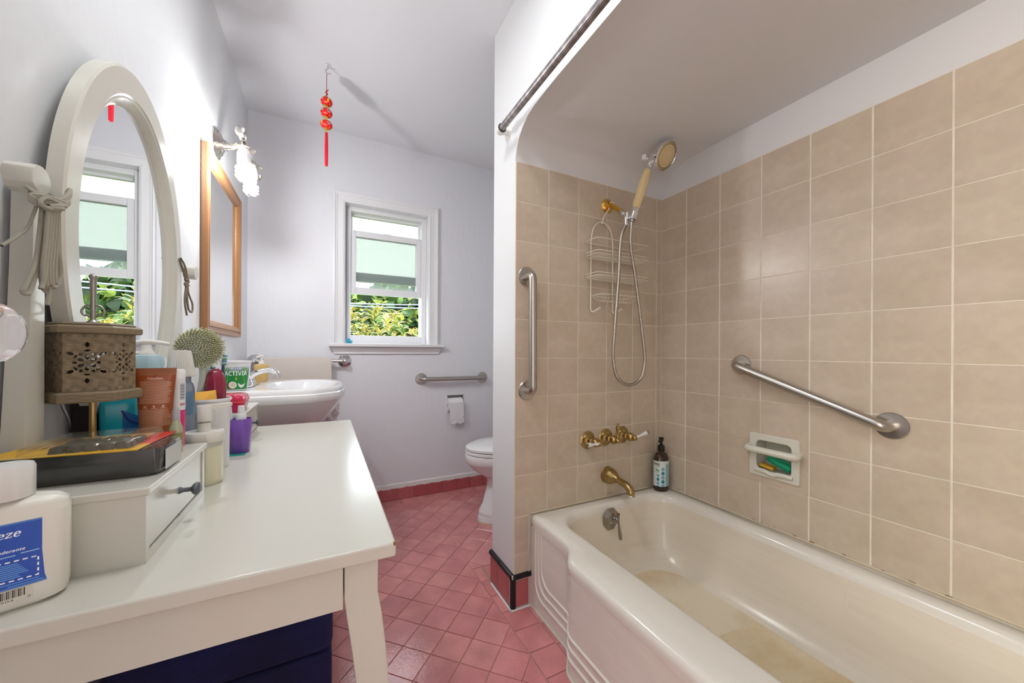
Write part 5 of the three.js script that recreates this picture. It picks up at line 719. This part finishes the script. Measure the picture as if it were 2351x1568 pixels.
{ // hexagonal wooden lantern on a stem
  const t = thing('wooden_lantern', 'weathered hexagonal wooden lantern with pierced star panels on a metal stem', 'lantern', [-0.338, BT, -0.845], 0.06);
  part('foot', lathe([[0, 0], [0.021, 0], [0.0205, 0.004], [0.008, 0.009], [0.004, 0.014], [0, 0.014]]), M.brass, t); part('stem', cyl(0.0042, 0.0042, 0.09).translate(0, 0.01, 0), M.brass, t, 'brass stem');
  const hex = (r, y) => [...Array(6)].map((_, k) => V(Math.cos(k * PI / 3 + 0.18) * r, y, -Math.sin(k * PI / 3 + 0.18) * r));
  const plate = (r, y, h, name) => part(name, crease(loft([hex(r * 0.97, y), hex(r, y + 0.002), hex(r, y + h - 0.003), hex(r * 0.93, y + h)], true, true, true), 0.3), M.oldWood, t);
  plate(0.0575, 0.098, 0.0165, 'floor_board'); plate(0.0575, 0.205, 0.0125, 'roof_board'); plate(0.050, 0.2176, 0.0045, 'roof_step');
  const R = 0.049, y0 = 0.1148, y1 = 0.2045, side = R, ph = y1 - y0;
  const petal = (cx, cy, a, len, w) => { const p = new THREE.Path(); const pts = [[-len / 2, 0], [0, w], [len / 2, 0], [0, -w]].map(([x, y]) => [cx + x * Math.cos(a) - y * Math.sin(a), cy + x * Math.sin(a) + y * Math.cos(a)]); p.moveTo(...pts[0]); p.quadraticCurveTo(pts[1][0], pts[1][1], ...pts[2]); p.quadraticCurveTo(pts[3][0], pts[3][1], ...pts[0]); return p; };
  for (let k = 0; k < 6; k++) {
    const s = new THREE.Shape(); s.moveTo(-side / 2, -ph / 2); s.lineTo(side / 2, -ph / 2); s.lineTo(side / 2, ph / 2); s.lineTo(-side / 2, ph / 2); s.closePath();
    for (let j = 0; j < 6; j++) { const a = j * PI / 3 + PI / 6; s.holes.push(petal(Math.cos(a) * 0.0075, Math.sin(a) * 0.0088, a, 0.0085, 0.0055)); s.holes.push(petal(Math.cos(a) * 0.0195, Math.sin(a) * 0.028, a, 0.009, 0.0052)); s.holes.push(petal(Math.cos(a) * 0.0135, Math.sin(a) * 0.0185, a + PI / 2, 0.0075, 0.0034)); const b = a + PI / 6; s.holes.push(petal(Math.cos(b) * 0.0125, Math.sin(b) * 0.0145, b, 0.006, 0.0045)); }
    const a = k * PI / 3 + 0.18 + PI / 6, ap = R * Math.cos(PI / 6);
    part('panel', metreUV(ext(s, 0.003, 0, 1, 4).translate(0, 0, -0.003), 6, k * 0.3).rotateY(PI / 2 + a).translate(Math.cos(a) * ap, (y0 + y1) / 2, -Math.sin(a) * ap), M.oldWood, t, 'pierced wooden panel');
  }
  const fin = part('finial', join(cyl(0.0035, 0.0042, 0.075).translate(0, 0.222, 0), new THREE.SphereGeometry(0.0055, 14, 10).translate(0, 0.298, 0), lathe([[0, 0], [0.008, 0], [0.0075, 0.003], [0.0045, 0.006], [0, 0.006]]).translate(0, 0.222, 0)), M.oldMetal, t, 'metal spike'); 
  for (const s of [1, -1]) part('scroll', tube([V(0, 0.245, 0), V(s * 0.004, 0.252, 0), V(s * 0.009, 0.25, 0), V(s * 0.013, 0.242, 0), V(s * 0.011, 0.236, 0), V(s * 0.006, 0.235, 0), V(0, 0.231, 0)], 0.0016, 30, 7), M.oldMetal, fin, 'curled metal scroll');
}
{ // small thin white cable on the wall, dark box
  single('white_cable', tube([onX(XL + 0.003, 128, 880), onX(XL + 0.003, 146, 935), onX(XL + 0.003, 158, 960), onX(XL + 0.004, 168, 1000), V(XL + 0.006, TT + 0.01, -0.93)], 0.0016, 30, 6), M.pureWhite, 'thin white cable hanging on the wall behind the lantern', 'cable');
  single('dark_box', rb(-0.3935, TT, -0.965, -0.366, TT + 0.185, -0.915, 0.002), S(0x1c1512, 0.4), 'dark brown upright box behind the wooden lantern', 'box');
}
{ // cyan bottle behind the lantern
  const t = thing('blue_bottle', 'flat translucent turquoise bottle with a dark blue label behind the lantern', 'bottle', [-0.3395, TT, -0.937], 0.42);
  const ring = (w, d, y) => rring(w, d, y, 0.009);
  part('body', crease(loft([ring(0.042, 0.02, 0), ring(0.046, 0.024, 0.004), ring(0.05, 0.025, 0.1), ring(0.054, 0.026, 0.17), ring(0.05, 0.024, 0.188), ring(0.028, 0.02, 0.198)], true, true, true), 0.7), P(new THREE.Color().setRGB(0.02, 0.5, 0.62), 0.15, { transmission: 0.3, thickness: 0.02 }), t);
  const s = new THREE.Shape(); s.moveTo(0.003, 0.10); s.lineTo(0.024, 0.10); s.lineTo(0.024, 0.155); s.quadraticCurveTo(0.01, 0.165, 0.003, 0.168); s.closePath();
  part('label', ext(s, 0.0004).translate(0, 0, 0.0128), S(0x0a5f9e, 0.3), t, 'blue label'); part('label_stripe', tube([V(0.002, 0.168, 0.0135), V(0.012, 0.15, 0.0135), V(0.025, 0.143, 0.0135)], 0.0014, 16, 6), S(0x0d2f86, 0.35), t, 'dark blue arc');
  part('cap', cyl(0.011, 0.0105, 0.014).translate(0, 0.198, 0), M.pureWhite, t);
}
{ // pump bottle with a turquoise neck
  const t = thing('pump_bottle', 'tall pump bottle with a clear turquoise neck and white pump behind the brown tube', 'bottle', [-0.318, TT, -0.985]);
  part('body', lathe([[0, 0], [0.033, 0], [0.034, 0.005], [0.034, 0.2], [0.031, 0.222], [0.0265, 0.232], [0.026, 0.24], [0, 0.24]]), P(new THREE.Color().setRGB(0.03, 0.55, 0.75), 0.1, { transmission: 0.4, thickness: 0.03 }), t);
  part('neck', lathe([[0.0255, 0.24], [0.0255, 0.262], [0.022, 0.268], [0.012, 0.27], [0, 0.27]]), P(new THREE.Color().setRGB(0.55, 0.78, 0.86), 0.3, { transmission: 0.3, thickness: 0.02 }), t, 'pale blue collar');
  part('pump', join(lathe([[0.013, 0.268], [0.0125, 0.274], [0.009, 0.279], [0.0075, 0.29], [0, 0.29]]), varTube([V(-0.017, 0.293, 0.0), V(-0.006, 0.2955, 0), V(0.01, 0.2955, -0.002), V(0.034, 0.2915, -0.005)], 30, 12, (s) => 0.0052 - 0.0016 * s)), M.whitePlastic, t, 'white pump head');
}
{ // brown squeeze tube
  const t = thing('cream_tube', 'brown squeeze tube of skin cream standing on its cap', 'tube', [-0.272, BT, -0.8825], 0.08);
  const ring = (w, d, y) => [...Array(40)].map((_, k) => { const a = -k / 40 * 2 * PI; return V(Math.cos(a) * w / 2, y, Math.sin(a) * d / 2); });
  part('cap', lathe([[0, 0], [0.0175, 0], [0.018, 0.002], [0.018, 0.022], [0, 0.022]]), glossy([0.3, 0.09, 0.03], 0.4), t);
  const sk = part('sleeve', crease(loft([ring(0.038, 0.036, 0.0222), ring(0.04, 0.036, 0.03), ring(0.048, 0.024, 0.09), ring(0.055, 0.006, 0.135), ring(0.056, 0.002, 0.14), ring(0.0565, 0.002, 0.147)], true, true, true), 0.8), glossy([0.33, 0.105, 0.035], 0.3), t);
  const map = paint(512, 1024, (x) => { x.fillStyle = '#9a4a20'; x.fillRect(0, 0, 512, 1024); x.fillStyle = '#ecd9c8'; x.font = 'bold 46px serif'; x.textAlign = 'center'; x.fillText('Vaseline', 256, 70); x.fillRect(130, 86, 250, 3); x.fillStyle = '#d3ac92'; let s = 5; for (let r = 0; r < 40; r++) { if (r > 19 && r < 25) continue; s = (s * 73 + 31) % 97; x.fillRect(60 + s % 20, 110 + r * 20, 360 + s % 40, 7); } for (let k = 0; k < 3; k++) { x.beginPath(); x.ellipse(150 + k * 110, 552, 22, 14, k, 0, 7); x.fill(); x.fillRect(112 + k * 110, 580, 80, 8); } x.fillStyle = '#1c0e08'; x.fillRect(250, 0, 12, 26); });
  const lab = loft([[0.042, 0.0352, 0.032], [0.048, 0.0248, 0.09], [0.0548, 0.0075, 0.134]].map(([w, d, y]) => [...Array(17)].map((_, k) => { const a = PI * (0.06 + 0.88 * (1 - k / 16)); return V(Math.cos(a) * (w / 2 + 0.0004), y, Math.sin(a) * (d / 2 + 0.0006)); })), false);
  { const p = lab.attributes.position, uv = lab.attributes.uv; for (let i = 0; i < p.count; i++) uv.setXY(i, (p.getX(i) + 0.0275) / 0.055, (p.getY(i) - 0.032) / 0.102); }
  part('print', lab, S(0xffffff, 0.3, { map }), sk, 'pale printed text');
}
{ // slim pink bottle, small vial
  const t = thing('pink_bottle', 'slim white and hot pink bottle beside the brown tube', 'bottle', [-0.2445, BT, -0.8965]);
  part('body', lathe([[0, 0], [0.0088, 0], [0.0097, 0.003], [0.0097, 0.068], [0, 0.068]]), glossy([0.75, 0.04, 0.2], 0.25), t, 'hot pink lower half'); part('upper', lathe([[0, 0.0682], [0.0097, 0.0682], [0.0097, 0.125], [0, 0.125]]), glossy([0.85, 0.83, 0.83], 0.3), t); part('cap', lathe([[0, 0.1252], [0.0099, 0.1252], [0.0099, 0.138], [0.008, 0.1435], [0, 0.144]]), M.pureWhite, t);
  const map = paint(128, 256, (x) => { x.fillStyle = '#e6e4e4'; x.fillRect(0, 0, 128, 256); x.fillStyle = '#26324a'; for (let k = 0; k < 22; k++) x.fillRect(30, 20 + k * 7, 60, 2 + k % 4); x.fillStyle = '#b9254c'; x.fillRect(34, 206, 14, 22); x.fillRect(56, 206, 14, 22); x.fillRect(78, 206, 14, 22); });
  part('label', new THREE.CylinderGeometry(0.0099, 0.0099, 0.05, 20, 1, true, 0.1, 1.7).translate(0, 0.096, 0), S(0xffffff, 0.4, { map }), t);
  const v = thing('glass_vial', 'tiny pale green vial with a grey cap in front of the pink bottle', 'bottle', [-0.2335, BT, -0.8445]);
  part('body', lathe([[0, 0], [0.0088, 0], [0.0095, 0.002], [0.0095, 0.042], [0.006, 0.052], [0.0055, 0.056], [0, 0.056]]), P(new THREE.Color().setRGB(0.6, 0.66, 0.42), 0.12, { transmission: 0.35, thickness: 0.01 }), v); part('label', new THREE.CylinderGeometry(0.0098, 0.0098, 0.022, 24, 1, true).translate(0, 0.024, 0), glossy([0.3, 0.26, 0.1], 0.4), v); part('cap', lathe([[0, 0.056], [0.0056, 0.056], [0.0056, 0.072], [0.004, 0.0765], [0, 0.077]]), glossy([0.42, 0.42, 0.44], 0.4), v, 'grey cap');
}
{ // bottle with the ribbed cap
  const t = thing('ribbed_cap_bottle', 'clear bottle with a large ribbed white cap', 'bottle', [-0.279, TT, -1.035]);
  part('body', lathe([[0, 0], [0.022, 0], [0.0235, 0.004], [0.0235, 0.196], [0.021, 0.206], [0.0175, 0.21], [0.0175, 0.222], [0, 0.222]]), P(new THREE.Color().setRGB(0.36, 0.43, 0.54), 0.12, { transmission: 0.4, thickness: 0.02 }), t); part('label', new THREE.CylinderGeometry(0.0239, 0.0239, 0.05, 32, 1, true).translate(0, 0.165, 0), glossy([0.12, 0.22, 0.33], 0.35), t, 'dark blue label');
  const n = 36, ring = (r, y, amp) => [...Array(n * 4)].map((_, k) => { const a = -k / (n * 4) * 2 * PI, q = r + amp * Math.cos(a * n); return V(Math.cos(a) * q, y, Math.sin(a) * q); });
  part('cap', crease(loft([ring(0.0235, 0.2225, 0), ring(0.0245, 0.224, 0.0007), ring(0.0175, 0.276, 0.0006), ring(0.0165, 0.279, 0), ring(0.006, 0.2795, 0)], true, true, true), 0.5), glossy([0.72, 0.7, 0.64], 0.4), t, 'ribbed white cap');
}
{ // cream pump dispenser in front
  const t = thing('lotion_pump', 'cream cylindrical pump dispenser in front of the white cup', 'dispenser', [-0.226, TT, -0.982]);
  part('body', lathe([[0, 0], [0.029, 0], [0.0315, 0.003], [0.032, 0.012], [0.032, 0.084], [0.031, 0.088], [0, 0.088]], 44), glossy([0.74, 0.7, 0.5], 0.3), t); part('seal', new THREE.CylinderGeometry(0.0323, 0.0323, 0.009, 40, 1, true).translate(0, 0.083, 0), P(0xf4f4f2, 0.1, { transmission: 0.6, thickness: 0 }), t, 'clear plastic seal');
  part('collar', lathe([[0, 0.0885], [0.0335, 0.0885], [0.034, 0.09], [0.034, 0.108], [0.033, 0.1095], [0, 0.1098]], 44), glossy([0.76, 0.73, 0.66], 0.4), t);
  part('pump', join(cyl(0.0115, 0.0115, 0.018).translate(0, 0.1098, 0), cyl(0.0045, 0.0045, 0.006).translate(0, 0.127, 0), lathe([[0, 0.131], [0.0135, 0.131], [0.0135, 0.162], [0.0125, 0.1635], [0, 0.164]]), (() => { const r = (x, w, y0, y1, z) => [V(x, y0, z - w), V(x, y0, z + w), V(x, y1, z + w), V(x, y1, z - w)]; return crease(loft([r(0, 0.0133, 0.153, 0.164, 0), r(0.02, 0.010, 0.1545, 0.164, -0.012), r(0.042, 0.0055, 0.157, 0.164, -0.026)], true, true, true), 0.4); })()), glossy([0.78, 0.75, 0.68], 0.4), t, 'off-white pump head');
}
// white cup and what stands in it
const CUP = V(-0.246, TT, -1.108);
{
  single('white_cup', lathe([[0, 0], [0.037, 0], [0.0385, 0.002], [0.0405, 0.158], [0.043, 0.16], [0.0435, 0.163], [0.042, 0.166], [0.0395, 0.165], [0.038, 0.155], [0.036, 0.006], [0, 0.005]], 44).translate(CUP.x, CUP.y, CUP.z), glossy([0.82, 0.8, 0.81], 0.3), 'tall white plastic cup crammed with toiletries', 'cup');
  const m = thing('maroon_bottle', 'oval maroon cosmetic bottle standing in the white cup', 'bottle', [CUP.x + 0.011, TT + 0.006, CUP.z - 0.004], 0.5);
  part('body', lathe([[0, 0], [0.016, 0], [0.017, 0.004], [0.0205, 0.16], [0.021, 0.172], [0, 0.172]], 32), glossy([0.24, 0.015, 0.045], 0.22), m); part('cap', lathe([[0.021, 0.1722], [0.0208, 0.19], [0.0185, 0.208], [0.013, 0.2225], [0.006, 0.2295], [0, 0.231]], 32), glossy([0.3, 0.02, 0.055], 0.2), m);
  const g = rb(-0.024, -0.02, -0.001, 0.024, 0.02, 0.001, 0.001); { const p = g.attributes.position; for (let i = 0; i < p.count; i++) p.setZ(i, p.getZ(i) + 0.0016 * Math.sin(p.getX(i) * 180) * Math.sin(p.getY(i) * 130)); g.computeVertexNormals(); }
  const gp = single('foil_packet', g, S(new THREE.Color().setRGB(0.62, 0.36, 0.07), 0.3, { metalness: 0.9 }), 'gold foil sachet leaning in the white cup', 'packet'); gp.position.set(CUP.x - 0.004, TT + 0.164, CUP.z + 0.027); gp.rotation.set(-0.2, 0.25, 0.12);
  const tb = (name, label, bx0, bz0, tx, ty, tz, col, len) => {
    const t = thing(name, label, 'toothbrush', [0, 0, 0]); const a = V(CUP.x + bx0, TT + 0.012, CUP.z + bz0), b = V(tx, ty, tz), d = b.clone().sub(a).normalize(), e = (s) => a.clone().addScaledVector(d, s * a.distanceTo(b));
    part('handle', varTube([a, e(0.3), e(0.6), e(0.82), b], 50, 10, (s) => s < 0.7 ? 0.0045 + 0.0012 * Math.sin(s * 8) : 0.0045 - 0.002 * Math.min(1, (s - 0.7) * 5)), glossy(col, 0.3), t);
    part('grip', varTube([e(0.62), e(0.7), e(0.78)], 16, 10, (s) => 0.0035 + 0.002 * Math.sin(s * PI)), glossy([0.16, 0.12, 0.55], 0.5), t, 'violet rubber grip');
    const n = V(0.5, 0.1, 0.85).normalize(), side = d.clone().cross(n).normalize(); const cols = [[0.1, 0.35, 0.6], [0.75, 0.85, 0.88], [0.1, 0.5, 0.35]];
    for (let k = 0; k < 12; k++) { const o = b.clone().addScaledVector(d, -0.004 - Math.floor(k / 2) * 0.0042).addScaledVector(side, (k % 2 - 0.5) * 0.005); part('bristle_tuft', rod(o, o.clone().addScaledVector(n, 0.0115), 0.0017, 7), glossy(cols[(k >> 1) % 3], 0.7), t); }
  };
  tb('toothbrush', 'taller dark blue toothbrush leaning out of the white cup', 0.012, -0.006, -0.222, 0.999, -1.128, [0.05, 0.055, 0.13], 0.1);
  tb('toothbrush', 'shorter blue toothbrush leaning out of the white cup', 0.004, -0.014, -0.2475, 0.97, -1.134, [0.08, 0.1, 0.22], 0.1);
  const pp = rb(-0.014, -0.03, -0.0008, 0.014, 0.03, 0.0008, 0.0005); const pq = single('folded_paper', pp, M.pureWhite, 'white folded paper sticking out of the white cup', 'paper'); pq.position.set(CUP.x - 0.011, TT + 0.215, CUP.z - 0.0255); pq.rotation.set(-0.1, 0.4, -0.06);
  // round bath brush, handle in the cup
  const br = thing('bath_brush', 'round bath brush with pale green bristles standing in the white cup', 'brush', [0, 0, 0]);
  const c = onZ(-1.10, 457, 800), nn = V(0.42, 0.02, 0.9).normalize(), foot = V(CUP.x - 0.024, TT + 0.012, CUP.z - 0.006);
  part('handle', varTube([foot, V(CUP.x - 0.026, TT + 0.13, CUP.z - 0.004), c.clone().add(V(0.006, -0.062, -0.008)), c.clone().add(V(0.002, -0.03, -0.012))], 40, 12, (s) => 0.0065 + 0.003 * Math.max(0, s - 0.6)), glossy([0.68, 0.72, 0.62], 0.4), br);
  part('head', aim(lathe([[0, -0.016], [0.022, -0.015], [0.04, -0.009], [0.045, -0.002], [0.044, 0.002], [0, 0.003]], 44), c, nn), glossy([0.66, 0.72, 0.64], 0.4), br);
  const u = V(0, 1, 0).cross(nn).normalize(), w2 = nn.clone().cross(u), bm = glossy([0.66, 0.66, 0.42], 0.55), rest = []; let made = 0;
  for (let k = 0; k < 300; k++) { const r = 0.0415 * Math.sqrt((k + 0.5) / 300), a = k * 2.39996, o = c.clone().addScaledVector(u, Math.cos(a) * r).addScaledVector(w2, Math.sin(a) * r), d = nn.clone().addScaledVector(u, Math.cos(a) * r * 14).addScaledVector(w2, Math.sin(a) * r * 14).normalize(); rest.push(rod(o, o.clone().addScaledVector(d, 0.017 + 0.0015 * Math.sin(k)), 0.0014, 5, 0.0012)); }
  part('bristles', join(rest), bm, br, 'pale green bristles').userData.kind = 'stuff';
}
{ // purple cup with two toothpaste tubes, sachet under it
  const C = V(-0.2085, TT + 0.0012, -1.2375);
  single('sachet', rb(-0.245, TT, -1.236, -0.19, TT + 0.0012, -1.196, 0.0005).applyMatrix4(new THREE.Matrix4()), S(new THREE.Color().setRGB(0.02, 0.35, 0.25), 0.3), 'flat green sachet under the purple cup', 'packet');
  single('purple_cup', lathe([[0, 0], [0.0225, 0], [0.0245, 0.003], [0.0285, 0.09], [0.0275, 0.0915], [0.026, 0.09], [0.0225, 0.006], [0, 0.005]], 40).translate(C.x, C.y, C.z), glossy([0.2, 0.08, 0.42], 0.3), 'purple plastic cup holding toothpaste', 'cup');
  const a = thing('toothpaste_tube', 'white capped toothpaste tube standing in the purple cup', 'tube', [C.x + 0.004, C.y + 0.006, C.z + 0.002]);
  part('body', lathe([[0, 0], [0.0125, 0], [0.0125, 0.088], [0.0105, 0.098], [0.0085, 0.101], [0, 0.101]]), glossy([0.8, 0.8, 0.8], 0.35), a); part('cap', lathe([[0, 0.1012], [0.0085, 0.1012], [0.0075, 0.12], [0, 0.1205]]), M.pureWhite, a); const map = paint(128, 128, (x) => { x.fillStyle = '#dcdcdc'; x.fillRect(0, 0, 128, 128); x.fillStyle = '#888'; for (let k = 0; k < 12; k++) x.fillRect(10, 20 + k * 8, 100 - (k * 13) % 30, 3); }); part('label', new THREE.CylinderGeometry(0.0127, 0.0127, 0.03, 24, 1, true).translate(0, 0.07, 0), S(0xffffff, 0.4, { map }), a);
  const b = thing('toothpaste_tube', 'flat white and green toothpaste tube leaning in the purple cup', 'tube', [C.x - 0.0135, C.y + 0.008, C.z + 0.002]); b.rotation.set(0.04, 0.3, 0.09);
  const ring = (w, d, y) => [...Array(24)].map((_, k) => { const q = -k / 24 * 2 * PI; return V(Math.cos(q) * w / 2, y, Math.sin(q) * d / 2); });
  part('body', crease(loft([ring(0.012, 0.012, 0), ring(0.013, 0.01, 0.06), ring(0.015, 0.002, 0.113), ring(0.015, 0.0015, 0.118)], true, true, true), 0.7), glossy([0.75, 0.78, 0.78], 0.35), b); part('stripe', crease(loft([ring(0.0128, 0.0118, 0.03), ring(0.0136, 0.0102, 0.064), ring(0.0142, 0.006, 0.085)]), 0.9), glossy([0.02, 0.4, 0.22], 0.35), b, 'green printed band');
}
{ // pink translucent soap case on the far drawer box
  const t = thing('soap_case', 'hot pink plastic soap case on the drawer box by the sink', 'soap case', [-0.252, BT, -1.352]);
  const ring = (w, d, y) => rring(w, d, y, 0.014), pm = P(new THREE.Color().setRGB(0.8, 0.01, 0.12), 0.15, { transmission: 0.3, thickness: 0.01 });
  part('base', crease(loft([ring(0.066, 0.092, 0), ring(0.074, 0.1, 0.004), ring(0.08, 0.108, 0.028)], true, true, true), 0.7), pm, t); part('lid', crease(loft([ring(0.084, 0.112, 0.0282), ring(0.084, 0.112, 0.033), ring(0.078, 0.106, 0.044), ring(0.066, 0.094, 0.0495)], true, true, true), 0.7), P(new THREE.Color().setRGB(0.78, 0.02, 0.1), 0.15, { transmission: 0.3, thickness: 0.01 }), t); part('rim_band', crease(loft([ring(0.0846, 0.1126, 0.0284), ring(0.0846, 0.1126, 0.0325)]), 0.7), glossy([0.8, 0.08, 0.06], 0.25), t, 'red rim');
}
single('white_jar', lathe([[0, 0], [0.019, 0], [0.02, 0.003], [0.02, 0.232], [0.016, 0.242], [0.012, 0.243], [0.012, 0.258], [0.0105, 0.262], [0, 0.2625]]).translate(-0.326, TT, -1.075), M.pureWhite, 'plain white bottle behind the ribbed cap bottle', 'bottle');

renderer.render(scene, camera);
